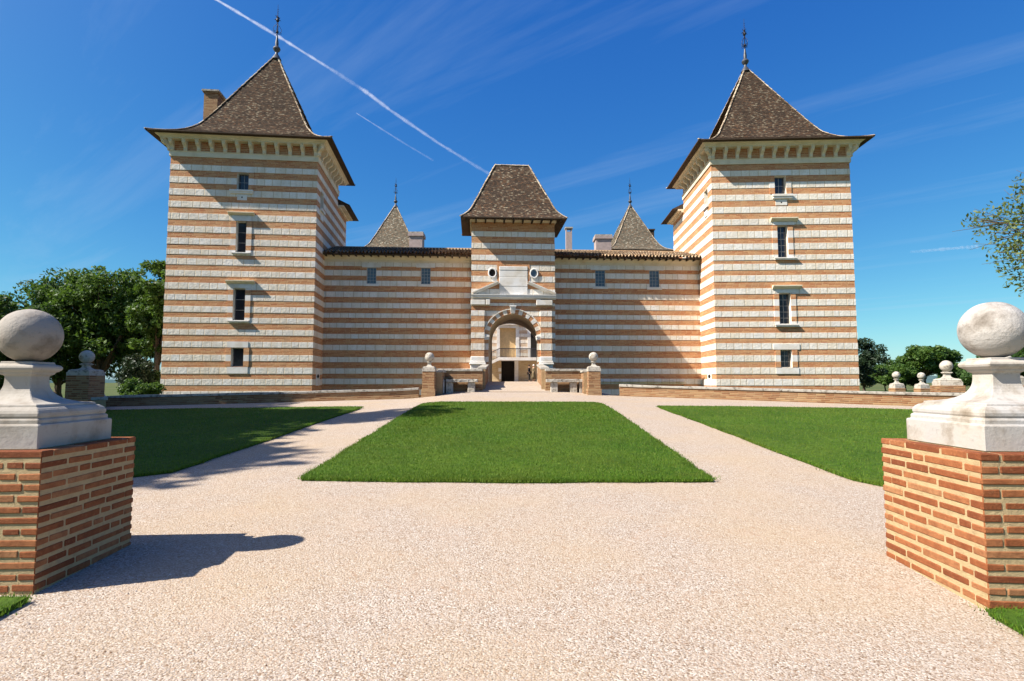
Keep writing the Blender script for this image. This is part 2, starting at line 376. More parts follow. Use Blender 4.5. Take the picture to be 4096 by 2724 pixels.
def window_part(parent, x0, x1, z0, z1, depth, cols=2, rows=4, sill=None, hood=None, surround=None, bar=.025, dark=GLASS, barmat=FRAME_W, ly=0.0):
    """A window on the local front plane y=ly of parent: bars and casement, with pane, sill, hood under it."""
    mb = MB(); y = ly+depth
    w = .04
    mb.box(x0, x0+w, y-.04, y, z0, z1); mb.box(x1-w, x1, y-.04, y, z0, z1)
    mb.box(x0+w, x1-w, y-.04, y, z0, z0+w); mb.box(x0+w, x1-w, y-.04, y, z1-w, z1)
    for i in range(1, cols):
        x = x0+(x1-x0)*i/cols; mb.box(x-bar/2, x+bar/2, y-.035, y-.005, z0+w, z1-w)
    for j in range(1, rows):
        z = z0+(z1-z0)*j/rows; mb.box(x0+w, x1-w, y-.03, y-.008, z-bar/2, z+bar/2)
    o = mb.build('window', barmat, parent)
    p = MB(); p.face([(x0, y-.015, z0), (x1, y-.015, z0), (x1, y-.015, z1), (x0, y-.015, z1)]); p.box(x0-.1, x1+.1, y+.03, y+.06, z0-.1, z1+.1, 1)
    p.build('pane', [dark, VOID], o)
    if sill:
        sx0, sx1, sz0, sz1, sp = sill; s = MB(); s.box(sx0, sx1, ly-sp, ly+.1, (sz0+sz1)/2, sz1); s.box(sx0+.03, sx1-.03, ly-sp*.7, ly+.1, sz0, (sz0+sz1)/2)
        s.build('sill', PALE, o, bevel=.008)
    if hood:
        hx0, hx1, hz0, hz1, hp = hood; s = MB(); h = hz1-hz0
        prof = [(0, hz1), (-hp, hz1), (-hp, hz1-h*.3), (-hp*.75, hz1-h*.5), (-hp*.5, hz1-h*.75), (-hp*.3, hz0), (0, hz0)]
        s.sweep([[Vector((x, ly+.05+(a if a == 0 else a-.05), z)) for a, z in prof] for x in (hx0, hx1)])
        s.build('hood', CREAM, o)
    if surround:
        s = MB()
        for (a, b, c, d_, mm) in surround: s.box(a, b, ly-.035, ly+.02, c, d_, mm)
        s.build('surround', [PALE, BRICK], o)
    return o

HIPM = mat_random('mottled_hip_tiles', [(0, (.08,.055,.035)), (.3, (.24,.16,.10)), (.5, (.45,.36,.25)), (1, (.66,.58,.45))])
def flared_roof(parent, cx, cy, hx, hy, z0, h, ridge=0.0, apx=(0.0, 0.0), courses=90, prof=None, tile=TILE, hip=HIPM, name='roof', hip_r=.075, lip=.022):
    """Hipped roof with bell-cast eaves, built course by course."""
    prof = prof or [(1, 0), (.9, .018), (.8, .046), (.7, .092), (.62, .150), (.56, .222), (.5, .300), (0, 1)]
    def r_at(hh):
        for (r0, h0), (r1, h1) in zip(prof[:-1], prof[1:]):
            if hh <= h1 or h1 == 1: return r0+(r1-r0)*(hh-h0)/(h1-h0)
    # even slant spacing of the courses
    sam = [i/600 for i in range(601)]; pts = [(hy*r_at(s), s*h) for s in sam]; acc = [0]
    for a, b in zip(pts[:-1], pts[1:]): acc.append(acc[-1]+math.hypot(b[0]-a[0], b[1]-a[1]))
    hs_ = []; j = 0
    for i in range(courses+1):
        tgt = acc[-1]*i/courses
        while j < 599 and acc[j+1] < tgt: j += 1
        k = (tgt-acc[j])/max(1e-9, acc[j+1]-acc[j]); hs_.append(sam[j]+(sam[j+1]-sam[j])*k)
    def ring(hh, off=0.0):
        r = r_at(min(1, hh)); a = ridge+(hx-ridge)*r+off; b = hy*r+off
        ex, ey = cx+apx[0]*(1-r), cy+apx[1]*(1-r)
        return [Vector((ex-a, ey-b, z0+hh*h)), Vector((ex+a, ey-b, z0+hh*h)), Vector((ex+a, ey+b, z0+hh*h)), Vector((ex-a, ey+b, z0+hh*h))]
    mb = MB(); rng = random.Random(3)
    for i in range(courses):
        lo = ring(hs_[i], lip); hi = ring(hs_[i+1], 0.0); lo0 = ring(hs_[i], 0.0)
        for k in range(4):
            q = (k+1) % 4; w = (lo[q]-lo[k]).length/2; w2 = (hi[q]-hi[k]).length/2; o = 31*k
            seg = max(1, int(w*2/.6)); dv_ = Vector((0, 0, 1))
            prevj = rng.uniform(-.006, .010)
            for s_ in range(seg):
                t0, t1 = s_/seg, (s_+1)/seg; nj = rng.uniform(-.006, .010)
                P0 = lo[k].lerp(lo[q], t0)+dv_*prevj; P1 = lo[k].lerp(lo[q], t1)+dv_*nj
                Q1 = hi[k].lerp(hi[q], t1)+dv_*.0; Q0 = hi[k].lerp(hi[q], t0)
                mb.face([P0, P1, Q1, Q0], 0, [(o-w+2*w*t0, i+.01), (o-w+2*w*t1, i+.01), (o-w2+2*w2*t1, i+.99), (o-w2+2*w2*t0, i+.99)])
                prevj = nj
            mb.face([lo0[k], lo0[q], lo[q], lo[k]], 0, [(o-w, i+.5), (o+w, i+.5), (o+w, i+.5), (o-w, i+.5)])
    # underside boards and fascia
    e = ring(0, lip); below = [p-Vector((0, 0, .07)) for p in e]
    for k in range(4):
        q = (k+1) % 4; mb.face([below[k], below[q], e[q], e[k]], 1)
    inn = [Vector((cx+(p.x-cx)*.55, cy+(p.y-cy)*.55, z0-.02)) for p in e]
    for k in range(4):
        q = (k+1) % 4; mb.face([below[k], below[q], inn[q], inn[k]], 1)
    roof = mb.build(name, [tile, WOODD], parent)
    # mortared hip tiles
    hb = MB(); n = int(acc[-1]/.36)
    for k in range(4):
        for i in range(n):
            a = i/n; b = (i+1)/n
            ia = min(courses, a*courses); ib = min(courses, b*courses)
            ha = hs_[int(ia)]; hb_ = hs_[min(courses, int(math.ceil(ib)))]
            p = ring(ha, lip)[k]; q = ring(hb_, 0)[k]+Vector((0, 0, .01))
            if (q-p).length < .05: continue
            d = (q-p).normalized(); side = d.cross(Vector((0, 0, 1))).normalized(); up = side.cross(d)
            r0 = hip_r*rng.uniform(.95, 1.15); r1 = hip_r*.75; j = rng.uniform(-.01, .01)
            ringA = [p-d*.02+side*(r0*math.cos(t)+j)+up*(r0*math.sin(t)*.75) for t in [math.pi*x/5 for x in range(6)]]
            ringB = [q+d*.04+side*(r1*math.cos(t)+j)+up*(r1*math.sin(t)*.75) for t in [math.pi*x/5 for x in range(6)]]
            hb.sweep([ringA, ringB], 0, closed=False); hb.face(ringA)
    if ridge > 0:
        m = int(ridge*2/.36)
        for i in range(m):
            x0 = cx-ridge+2*ridge*i/m; x1 = cx-ridge+2*ridge*(i+1)/m+.03; zt = z0+h
            for (A, B, rr0, rr1) in ((x0, x1, hip_r*1.1, hip_r*.9),):
                rA = [Vector((A, cy+rr0*math.cos(t), zt-.03+rr0*math.sin(t))) for t in [math.pi*x/5 for x in range(6)]]
                rB = [Vector((B, cy+rr1*math.cos(t), zt-.03+rr1*math.sin(t))) for t in [math.pi*x/5 for x in range(6)]]
                hb.sweep([rA, rB], 0, closed=False); hb.face(rA)
    hb.build('hip_tiles', hip, roof)
    return roof

def finial(parent, x, y, z, s=1.0, name='finial'):
    mb = MB()
    mb.lathe([(.34*s, -.32*s), (.20*s, -.05*s), (.10*s, .10*s), (.09*s, .22*s), (.20*s, .34*s), (.26*s, .47*s), (.20*s, .60*s), (.11*s, .68*s), (.12*s, .9*s), (.075*s, 1.2*s), (.055*s, 1.45*s), (.03*s, 1.5*s)], 10, (x, y), 1)
    mb.lathe([(.028*s, 1.4*s), (.026*s, 2.6*s), (.018*s, 3.1*s), (.010*s, 3.75*s)], 6, (x, y), 0)
    mb.lathe([(.03*s, 1.62*s), (.09*s, 1.68*s), (.09*s, 1.76*s), (.03*s, 1.84*s)], 8, (x, y), 0)
    for k in range(4):
        a = math.pi/2*k+.5; c, d = math.cos(a), math.sin(a)
        pts = []
        for i in range(19):
            t = i/18; rr = .05+.26*math.sin(math.pi*min(1, t*1.15))**1.0*(1-t*.35); zz = 1.55+.85*t
            pts.append((x+c*rr*s, y+d*rr*s, zz*s))
        mb.tube(pts, .014*s, 4)
        pts = [(x+c*(.17+.10*math.cos(t))*s, y+d*(.17+.10*math.cos(t))*s, (1.68+.10*math.sin(t))*s) for t in [2*math.pi*q/10 for q in range(11)]]
        mb.tube(pts, .012*s, 4)
    for k in range(10):       # iron leaves of the bouquet
        a = 2*math.pi*k/10; zz = (2.55+.14*(k % 3))*s; c, d = math.cos(a), math.sin(a); L = (.17 if k % 2 else .24)*s
        mb.tube([(x, y, zz), (x+c*L*.6, y+d*L*.6, zz+.06*s), (x+c*L, y+d*L, zz+(.16 if k % 2 else -.02)*s)], [.022*s, .028*s, .006*s], 4)
    mb.lathe([(.02*s, 2.42*s), (.10*s, 2.5*s), (.12*s, 2.6*s), (.06*s, 2.72*s), (.08*s, 2.82*s), (.02*s, 2.9*s)], 8, (x, y), 0)
    for zz in (3.05, 3.2, 3.36):
        mb.tube([(x-.07*s, y, zz*s), (x+.07*s, y, (zz+.03)*s)], .010*s, 4)
    for i in range(len(mb.v)):
        v = mb.v[i]; mb.v[i] = (v[0], v[1], v[2]+z)
    return mb.build(name, [IRON, LEAD], parent, smooth=True, autos=40)

def bracket_mesh():
    mb = MB(); w = .10
    pr = [(0, 0), (-.10, 0), (-.14, .05), (-.13, .13), (-.20, .20), (-.33, .25), (-.42, .32), (-.43, .46), (0, .46)]
    mb.sweep([[Vector((x, a, z)) for a, z in pr] for x in (-w, w)])
    mb.box(-w-.02, w+.02, -.45, 0, .42, .47)
    return mb
BR_OBJ = None
def put_bracket(parent, x, y, z, rz, sc=1.0):
    global BR_OBJ
    if BR_OBJ is None:
        o = bracket_mesh().build('bracket', CREAM, parent); BR_OBJ = o
    else:
        o = BR_OBJ.copy(); COL.objects.link(o); o.parent = parent
    o.location = (x, y, z); o.rotation_euler = (0, 0, rz); o.scale = (1, 1, sc)
    return o

def cornice_ring(mb, x0, x1, y0, y1, prof, m=0, close=True):
    """prof (outset, z) swept round the rectangle."""
    rings = [[Vector((x0-o, y0-o, z)), Vector((x1+o, y0-o, z)), Vector((x1+o, y1+o, z)), Vector((x0-o, y1+o, z))] for o, z in prof]
    for a, b in zip(rings[:-1], rings[1:]):
        for k in range(4):
            q = (k+1) % 4; L = (a[q]-a[k]).length; dz = abs(b[k].z-a[k].z)+abs((b[k]-a[k]).length)
            mb.face([a[k], a[q], b[q], b[k]], m, [(0, a[k].z), (L, a[k].z), (L, a[k].z+dz), (0, a[k].z+dz)])

def corner_tower(fr, x0, x1, depth, bands, zs, eave, apex, wins, label, turret_side, chimney=None, nb=12, nbs=8, oh=1.02):
    root = empty('corner_tower', (fr.x, fr.y, 0), fr.yaw)
    tag(root, label, 'tower', 'striped corner towers with steep tiled roofs')
    W = x1-x0
    # openings in the front
    ops = [(w['x0']-x0, w['x1']-x0, w['z0'], w['z1']) for w in wins]
    mb = MB(); S = turret_side
    sop = [w for w in zs.get('side', [])]
    panel(mb, (x0, 0), (x1, 0), bands, ops, z1=zs['str0'])
    rs = [(a, b, c, d) for a, b, c, d in sop]
    if S > 0:
        panel(mb, (x1, 0), (x1, depth), bands, rs, z1=zs['str0']); panel(mb, (x0, depth), (x0, 0), bands, (), z1=zs['str0'])
    else:
        panel(mb, (x1, 0), (x1, depth), bands, (), z1=zs['str0']); panel(mb, (x0, depth), (x0, 0), bands, [(depth-b, depth-a, c, d) for a, b, c, d in rs], z1=zs['str0'])
    panel(mb, (x1, depth), (x0, depth), bands, (), z1=zs['str0'])
    # brick frieze behind the brackets
    a0, a1 = zs['str1'], zs['slab0']
    for P0, P1 in (((x0, 0), (x1, 0)), ((x1, 0), (x1, depth)), ((x1, depth), (x0, depth)), ((x0, depth), (x0, 0))):
        L = math.hypot(P1[0]-P0[0], P1[1]-P0[1])
        mb.face([(*P0, a0-.1), (*P1, a0-.1), (*P1, a1+.1), (*P0, a1+.1)], 1, [(0, a0), (L, a0), (L, a1), (0, a1)])
    mb.build('wall', [WHITE, BRICK], root)
    cb = MB()
    s0, s1 = zs['str0'], zs['str1']
    cornice_ring(cb, x0, x1, 0, depth, [(0, s0), (.05, s0), (.06, s0+.05), (.06, s1-.04), (.10, s1-.02), (.10, s1), (0, s1)])
    b0, b1 = zs['slab0'], eave-.03
    cornice_ring(cb, x0, x1, 0, depth, [(0, b0), (.46, b0), (.46, b0+(b1-b0)*.25), (.52, b0+(b1-b0)*.4), (.55, b0+(b1-b0)*.62), (.66, b0+(b1-b0)*.8), (.70, b1), (0, b1)])
    corn = cb.build('cornice', CREAM, root)
    sc = (b0-s1)/.46
    for i in range(nb):
        x = x0+.12+(W-.24)*i/(nb-1); put_bracket(corn, x, 0, s1, 0, sc)
    for i in range(1, nbs):
        y = depth*i/nbs
        put_bracket(corn, x1 if S > 0 else x0, y, s1, R(90) if S > 0 else R(-90), sc)
    for cx_, cy_, rz in ((x0, 0, R(-45)), (x1, 0, R(45))): put_bracket(corn, cx_, cy_, s1, rz, sc).scale = (1.1, 1.25, sc)
    for w in wins:
        window_part(root, w['x0'], w['x1'], w['z0'], w['z1'], .30, w.get('cols', 2), w.get('rows', 4), w.get('sill'), w.get('hood'), w.get('sur'))
        if w.get('block'):
            a, b, c, d = w['block']; k = MB()
            k.box(a, b, -.02, .05, c, d); k.build('carved_block', PALE, root)
            h = MB(); mx_, mz = (a+b)/2, (c+d)/2; h.lathe([(.001, 0), (.05, 0)], 8); h.v = [(mx_+p[0], -.023, mz+p[1]) for p in h.v]; h.build('hole', VOID, root)  # flat near-black disc, the hole's shade put into its colour
    # roof
    cx, cy = (x0+x1)/2, depth/2
    rf = flared_roof(root, cx, cy, W/2+oh, depth/2+oh, eave, apex-eave, courses=120, apx=(.62*S, .15))
    finial(rf, cx+.62*S, cy+.15, apex-.05, 1.0)
    # stair turret behind, flush with the inner face
    tb = MB(); ext = 3.5; wt_ = 3.2
    tx0, tx1 = (x1-wt_, x1-.004) if S > 0 else (x0+.004, x0+wt_)
    tz = zs['tur']
    panel(tb, (tx1, depth), (tx1, depth+ext), bands, (), z1=tz) if S > 0 else panel(tb, (tx0, depth+ext), (tx0, depth), bands, (), z1=tz)
    panel(tb, (tx1, depth+ext), (tx0, depth+ext), bands, (), z1=tz)
    tb.box(tx0-.15 if S < 0 else tx0, tx1+.15 if S > 0 else tx1, depth+.01, depth+ext+.15, tz, tz+.12, 2)
    tb.box(tx0-.42 if S < 0 else tx0, tx1+.42 if S > 0 else tx1, depth+.012, depth+ext+.42, tz+.122, tz+.24, 2)
    tur = tb.build('stair_turret', [WHITE, BRICK, CREAM], root)
    rb = MB(); ov = .85; ze = tz+.25; zt = ze+1.25
    if S > 0: e0, e1, top = (tx0, depth+.02), (tx1+ov, depth+ext+ov), tx1-1.7
    else: e0, e1, top = (tx1, depth+.02), (tx0-ov, depth+ext+ov), tx0+1.7
    n = 14
    for i in range(n):
        t0, t1 = i/n, (i+1)/n; xa = e1[0]+(top-e1[0])*t0; xb = e1[0]+(top-e1[0])*t1; za = ze+(zt-ze)*t0; zb = ze+(zt-ze)*t1
        yb0 = e1[1]-(ov+1.2)*t0; yb1 = e1[1]-(ov+1.2)*t1
        rb.face([(xa, e0[1], za+.03), (xa, yb0, za+.03), (xb, yb1, zb), (xb, e0[1], zb)], 0, [(0, i+.01), (4, i+.01), (4, i+.99), (0, i+.99)])
        rb.face([(xa, e0[1], za), (xa, yb0, za), (xa, yb0, za+.03), (xa, e0[1], za+.03)], 0, [(0, i+.5)]*4)
        rb.face([(xa, yb0, za+.03), (e0[0], yb0, za+.03), (e0[0], yb1, zb), (xb, yb1, zb)], 0, [(0, i+.01), (4, i+.01), (4, i+.99), (0, i+.99)])
    rb.face([(e1[0], e0[1], ze), (e1[0], e1[1], ze), (e0[0], e1[1], ze), (e0[0], e0[1], ze)], 1)
    rb.face([(e1[0], e0[1], ze-.001), (e1[0], e0[1], ze+.03), (top, e0[1], zt), (top, e0[1], ze)], 1)
    rb.build('roof', [TILE, WOODD], tur)
    if chimney:
        a, b, c, d, zt_, zb_ = chimney; ch = MB()
        ch.box(a, b, c, d, zb_, zt_-.22, 0); ch.box(a-.06, b+.06, c-.06, d+.06, zt_-.22, zt_-.12, 0); ch.box(a-.12, b+.12, c-.12, d+.12, zt_-.12, zt_, 1)
        ch.build('chimney', [OLDBRICK, COPING], root)
    return root

# ---- left tower
LW = [(1060/1.742, 1095/1.742)]
FL = Frame(-12.37, 35.3, R(6.2)); FRT = Frame(13.02, 36.3, R(-2.8))
lw_whites = [(y0/1.742, y1/1.742) for y0, y1 in ((1140,1180),(1225,1270),(1310,1355),(1397,1440),(1480,1525))] + \
            [(850+a/1.96, 850+b/1.96) for a, b in ((100,150),(195,245),(283,325),(355,405),(448,495),(545,597),(637,683),(730,778),(818,863),(912,958),(1008,1055),(1113,1163),(1213,1265),(1305,1355))]
# those rows were read near the left edge; carry them with the face's own perspective
def refx_list(y, x_top, x_bot): return x_top+(x_bot-x_top)*(y-600)/(1550-600)
def bands_edge(fr, whites, x_top, x_bot, top_z, **k):
    zs = []
    for a, b in whites: zs.append((fr.z(refx_list(b, x_top, x_bot), b), fr.z(refx_list(a, x_top, x_bot), a)))
    zs.sort(); out = []; z = zs[0][0]; low = []; period = .73
    while z > -2.6:
        low.append((z-period*.48, z, 1)); low.append((z-period, z-period*.48, 0)); z -= period
    low.reverse(); out += low
    for i, (a, b) in enumerate(zs):
        out.append((a, b, 0)); nxt = zs[i+1][0] if i+1 < len(zs) else top_z
        if nxt > b+.002: out.append((b, nxt, 1))
    return [(a, b, m, i) for i, (a, b, m) in enumerate(out)]
xl0 = FL.u(640, 1550)
zL = dict(str0=FL.z(1278, 648.7), str1=FL.z(1278, 648.7)+.34); zL['slab0'] = zL['str1']+.64; eaveL = zL['slab0']+.28
zL['tur'] = 13.45+EYE-.35
bandsL = bands_edge(FL, lw_whites, 682, 643, zL['str0'])
def rect(fr, x0, x1, y0, y1):
    xm, ym = (x0+x1)/2, (y0+y1)/2
    return fr.u(x0, ym), fr.u(x1, ym), fr.z(xm, y1), fr.z(xm, y0)
def mkwin(fr, box, sill=None, hood=None, block=None, lintel=None, apron=None, sw=.32, **k):
    x0, x1, z0, z1 = rect(fr, *box); w = dict(x0=x0, x1=x1, z0=z0, z1=z1, **k)
    if sill: a, b, c, d = rect(fr, *sill); w['sill'] = (a, b, c, d, .16)
    if hood: a, b, c, d = rect(fr, *hood); w['hood'] = (a, b, c, d, .24)
    if block: w['block'] = rect(fr, *block)
    sur = []
    if lintel: a, b, c, d = rect(fr, *lintel); sur.append((a, b, c, d, 0))
    if apron: a, b, c, d = rect(fr, *apron); sur.append((a, b, c, d, 0))
    # alternate pale and brick jamb pieces, each a little proud of the wall
    w['jamb'] = sw; w['sur'] = sur
    return w
def jambs(w, bands):
    for (a, b, m, i) in bands:
        lo, hi = max(a, w['z0']), min(b, w['z1'])
        if hi-lo < .03: continue
        mm = 0 if m == 0 else 1
        w['sur'].append((w['x0']-w['jamb'], w['x0']-.002, lo, hi-.002, mm)); w['sur'].append((w['x1']+.002, w['x1']+w['jamb'], lo, hi-.002, mm))
winsL = [mkwin(FL, (948,995,692,759), sill=(920,1015,761,775), block=(949,988,778,801), lintel=(925,1016,667,690), cols=2, rows=2),
         mkwin(FL, (944,985,886,1009), sill=(927,1003,1011,1018), hood=(915,1020,851,861), lintel=(929,1006,863,884), cols=1, rows=3),
         mkwin(FL, (932,980,1154,1281), sill=(912,998,1283,1290), hood=(906,1021,1123,1135), lintel=(920,1004,1137,1152), cols=1, rows=3),
         mkwin(FL, (924,974,1391,1466), lintel=(907,993,1366,1390), apron=(907,991,1468,1494), cols=1, rows=1)]
for w in winsL: jambs(w, bandsL)
side_L = [(1.0, 1.9, FL.z(1290, 812), FL.z(1290, 742))]
zL['side'] = side_L
apexL = EYE+22.95
chx = (xl0+1.25)
towerL = corner_tower(FL, xl0, 0.0, 6.7, bandsL, zL, eaveL, apexL, winsL,
    'tall striped left tower, brick chimney behind its roof, most of its right side in shade', +1,
    chimney=(-8.62, -7.72, 3.7, 5.2, EYE+20.25, eaveL-.2))
# ---- right tower
rw = [(1170,1212),(1258,1302),(1347,1392),(1437,1483)]
rw_whites = [(50+a/1.844, 50+b/1.844) for a, b in rw] + [(850+a/1.96, 850+b/1.96) for a, b in ((55,103),(150,205),(247,297),(337,378),(405,455),(495,545),(597,643),(685,735),(775,820),(857,900),(945,988),(1025,1075),(1120,1170),(1215,1268),(1305,1358))]
xr1 = FRT.u(3439, 1548)
zR = dict(str0=FRT.z(2840, 660)); zR['str1'] = zR['str0']+.36; zR['slab0'] = zR['str1']+.66; eaveR = zR['slab0']+.30
zR['tur'] = 13.45+EYE-.2
bandsR = bands_edge(FRT, rw_whites, 2841, 2865, zR['str0'])
winsR = [mkwin(FRT, (3098,3144,704,775), sill=(3088,3169,778,795), block=(3102,3148,799,821), lintel=(3082,3162,682,702), cols=2, rows=2),
         mkwin(FRT, (3110,3152,902,1029), sill=(3096,3186,1031,1040), hood=(3081,3188,872,886), lintel=(3092,3176,888,900), cols=2, rows=5),
         mkwin(FRT, (3117,3164,1173,1295), sill=(3099,3193,1297,1307), hood=(3088,3203,1142,1156), lintel=(3097,3188,1158,1171), cols=2, rows=5),
         mkwin(FRT, (3122,3169,1400,1469), lintel=(3094,3198,1376,1398), apron=(3104,3196,1471,1495), cols=2, rows=3)]
for w in winsR: jambs(w, bandsR)
zR['side'] = [(.85, 1.7, FRT.z(2815, 800), FRT.z(2815, 735))]
apexR = EYE+22.9
towerR = corner_tower(FRT, 0.0, xr1, 7.2, bandsR, zR, eaveR, apexR, winsR,
    'tall striped right tower, its left side in blazing sun, dark barred windows', -1)
for o, S, fr, bx, lab in ((towerL, 1, FL, bandsL, 'l'), (towerR, -1, FRT, bandsR, 'r')):
    # gun loop low on the inner side, and the small window high on it
    X = 0.0; y0, y1 = 1.0, 1.9
    g = MB(); z0, z1 = 1.35, 2.45
    g.box(X-.02, X+.02, y0, y1, z0, z1)
    gl = g.build('gun_loop', PALE, o)
    h = MB(); h.lathe([(.001, 0), (.19, 0)], 14); h.v = [(X+S*.023, 1.45+p[0]*1.5, 1.95+p[1]*.7) for p in h.v]; h.build('slot_shade_disc', VOID, gl)  # dark oval disc painted as the slot's inner shade
    k = MB(); y0w, y1w, za, zb = (side_L if S > 0 else zR['side'])[0]
    k.box(X-S*.3-.01, X-S*.3+.01, y0w, y1w, za, zb); k.build('side_window', GLASS, o)
    k = MB(); k.box(X-.04 if S < 0 else X-.01, X+.01 if S < 0 else X+.04, y0w+.1, y1w-.1, za-.75, za-.35); k.box(X-.12 if S < 0 else X, X if S < 0 else X+.12, y0w-.12, y1w+.12, za-.2, za-.03); k.build('sill', PALE, o)

# ------------------------------------------------------------------ curtain wings
FC = Frame(0, 38.8, R(3.7))
wing_whites = [(1045.6,1063),(1079,1101.8),(1120.5,1142),(1165.4,1187.7),(1210,1231),(1251.5,1270.6),(1291.3,1310.5),(1335.3,1354),(1379,1401),(1428,1449),(1473,1495),(1514.5,1537)]
wall_top = FC.z(1310, 1024.6)
bandsC = bands_from(FC, 1312, wing_whites, wall_top)
zc0 = FC.z(1310, 1045.6)
def canal_roof(parent, x0, x1, y_e, z_e, y_r, slope, name='roof'):
    per = .23; nx = int((x1-x0)/per)*8; ny = int((y_r-y_e)/.34); rng = random.Random(11)
    V = []; F = []; UV = []
    jit = [[rng.uniform(-.018, .018) for _ in range(nx//8+2)] for _ in range(ny+1)]
    for j in range(ny):
        for e in (0, 1):
            for i in range(nx+1):
                x = x0+(x1-x0)*i/nx; ph = (i % 8)/8*2*math.pi; tile = i//8
                dy = jit[j][tile] if e == 0 else 0
                y = y_e+(y_r-y_e)*(j+e)/ny+dy
                z = z_e+(y-y_e)*slope+.085*math.cos(ph)*(1.15 if e == 0 else .85)+(.05 if e == 0 else 0.0)
                V.append((x, y, z))
    row = nx+1; mb = MB(); mb.v = V
    for j in range(ny):
        a = (2*j)*row; b = (2*j+1)*row
        for i in range(nx):
            mb.f.append((a+i, a+i+1, b+i+1, b+i)); mb.m.append(0)
            mb.uv += [((i+.05+2)/4, j+.1), ((i+.95+2)/4, j+.1), ((i+.95+2)/4, j+.9), ((i+.05+2)/4, j+.9)]
        if j+1 < ny:
            c = (2*j+2)*row
            for i in range(nx):
                mb.f.append((b+i, b+i+1, c+i+1, c+i)); mb.m.append(1); mb.uv += [(0, 0)]*4
    z_r = z_e+(y_r-y_e)*slope
    mb.face([(x0, y_r, z_r+.02), (x1, y_r, z_r+.02), (x1, y_r+4.5, z_r-1.5), (x0, y_r+4.5, z_r-1.5)], 0, [(0, 0), (50, 0), (50, 12), (0, 12)])
    # ridge, boards and rafter ends under the eave
    mb.box(x0, x1, y_e+.05, y_e+1.1, z_e-.10, z_e-.075, 1)
    k = int((x1-x0)/.5)
    for i in range(k): xx = x0+.2+(x1-x0-.3)*i/k; mb.box(xx, xx+.09, y_e+.03, y_e+1.1, z_e-.2, z_e-.101, 1)
    rd = [Vector((x0, y_r+.13*math.cos(t), z_r-.02+.16*math.sin(t))) for t in [math.pi*q/6 for q in range(7)]]
    mb.sweep([rd, [p+Vector((x1-x0, 0, 0)) for p in rd]], 0, closed=False)
    return mb.build(name, [CANAL, WOODD], parent)
def wing(x0, x1, wins, label, shade):
    root = empty('castle_wing', (FC.x, FC.y, 0), FC.yaw); tag(root, label, 'wing', 'low striped wings beside the gate')
    ops = []; ws = []
    for b in wins:
        a = rect(FC, *b); ops.append((a[0]-x0, a[1]-x0, a[2], a[3])); ws.append(a)
    mb = MB(); panel(mb, (x0, 0), (x1, 0), bandsC, ops, z1=zc0); panel(mb, (x1, 0), (x1, 8.6), bandsC, (), z1=zc0); panel(mb, (x1, 8.6), (x0, 8.6), bandsC, (), z1=zc0); panel(mb, (x0, 8.6), (x0, 0), bandsC, (), z1=zc0)
    mb.build('wall', [WHITE, BRICK], root)
    cb = MB(); pr = [(0, zc0), (.03, zc0), (.05, zc0+(wall_top-zc0)*.4), (.12, zc0+(wall_top-zc0)*.55), (.30, wall_top-.02), (.34, wall_top+.12), (0, wall_top+.12)]
    cb.sweep([[Vector((x, -a, z)) for a, z in pr] for x in (x0, x1)]); cb.build('cornice', CREAM, root)
    for a in ws:
        window_part(root, a[0], a[1], a[2], a[3], .10, 3, 5, sill=(a[0]-.22, a[1]+.22, a[2]-.17, a[2]-.03, .07), bar=.018, dark=LEADED)
        s = MB(); s.box(a[0]-.32, a[1]+.32, -.022, .02, a[3]+.01, a[3]+.30); s.build('lintel', PALE, root)
    canal_roof(root, x0, x1, -.80, wall_top+.13, 3.2, .30)
    return root
LEADED = mat_glass('leaded_glass', (.05,.065,.08))
wing(-12.75, -2.55, ((1467,1505,1070,1134.5),(1684,1722,1071,1137)), 'low striped castle wing left of the gate, wholly in shade under a tiled eave', 'l')
wing(2.70, 13.25, ((2381,2421,1080.5,1146),(2597.5,2637,1082,1149)), 'low striped castle wing right of the gate, crossed by a diagonal shadow edge', 'r')

# ------------------------------------------------------------------ gate pavilion
FP = Frame(0, 36.05, R(3.7))
pw = [(924.4,945.2),(970.7,993),(1018.5,1040.8),(1058.3,1080.6),(1103,1126.4),(1154.6,1176),(1211,1222.6),(1242.5,1263.4),(1285.6,1307.2),(1330.4,1352.6),(1373.5,1400),(1426.6,1448)]
px0, px1 = FP.u(1884, 1300), FP.u(2221, 1300); PD = 3.0
p_top = FP.z(1890, 886)
bandsP = bands_from(FP, 1893, pw, p_top)
gate = empty('gate_pavilion', (FP.x, FP.y, 0), FP.yaw); tag(gate, 'central striped gatehouse with arched passage, broken pediment and bell shaped tiled roof', 'gatehouse')
ax, aw = (FP.u(1954, 1400)+FP.u(2148, 1400))/2, (FP.u(2148, 1400)-FP.u(1954, 1400))/2
zsp = FP.z(2050, 1256)-aw; FLOOR = EYE+.05
gd = MB()
PX = FP.u
zt_tab, zb_tab = FP.z(2050, 1066), FP.z(2050, 1176)
tab0, tab1 = PX(1997, 1120), PX(2110, 1120)
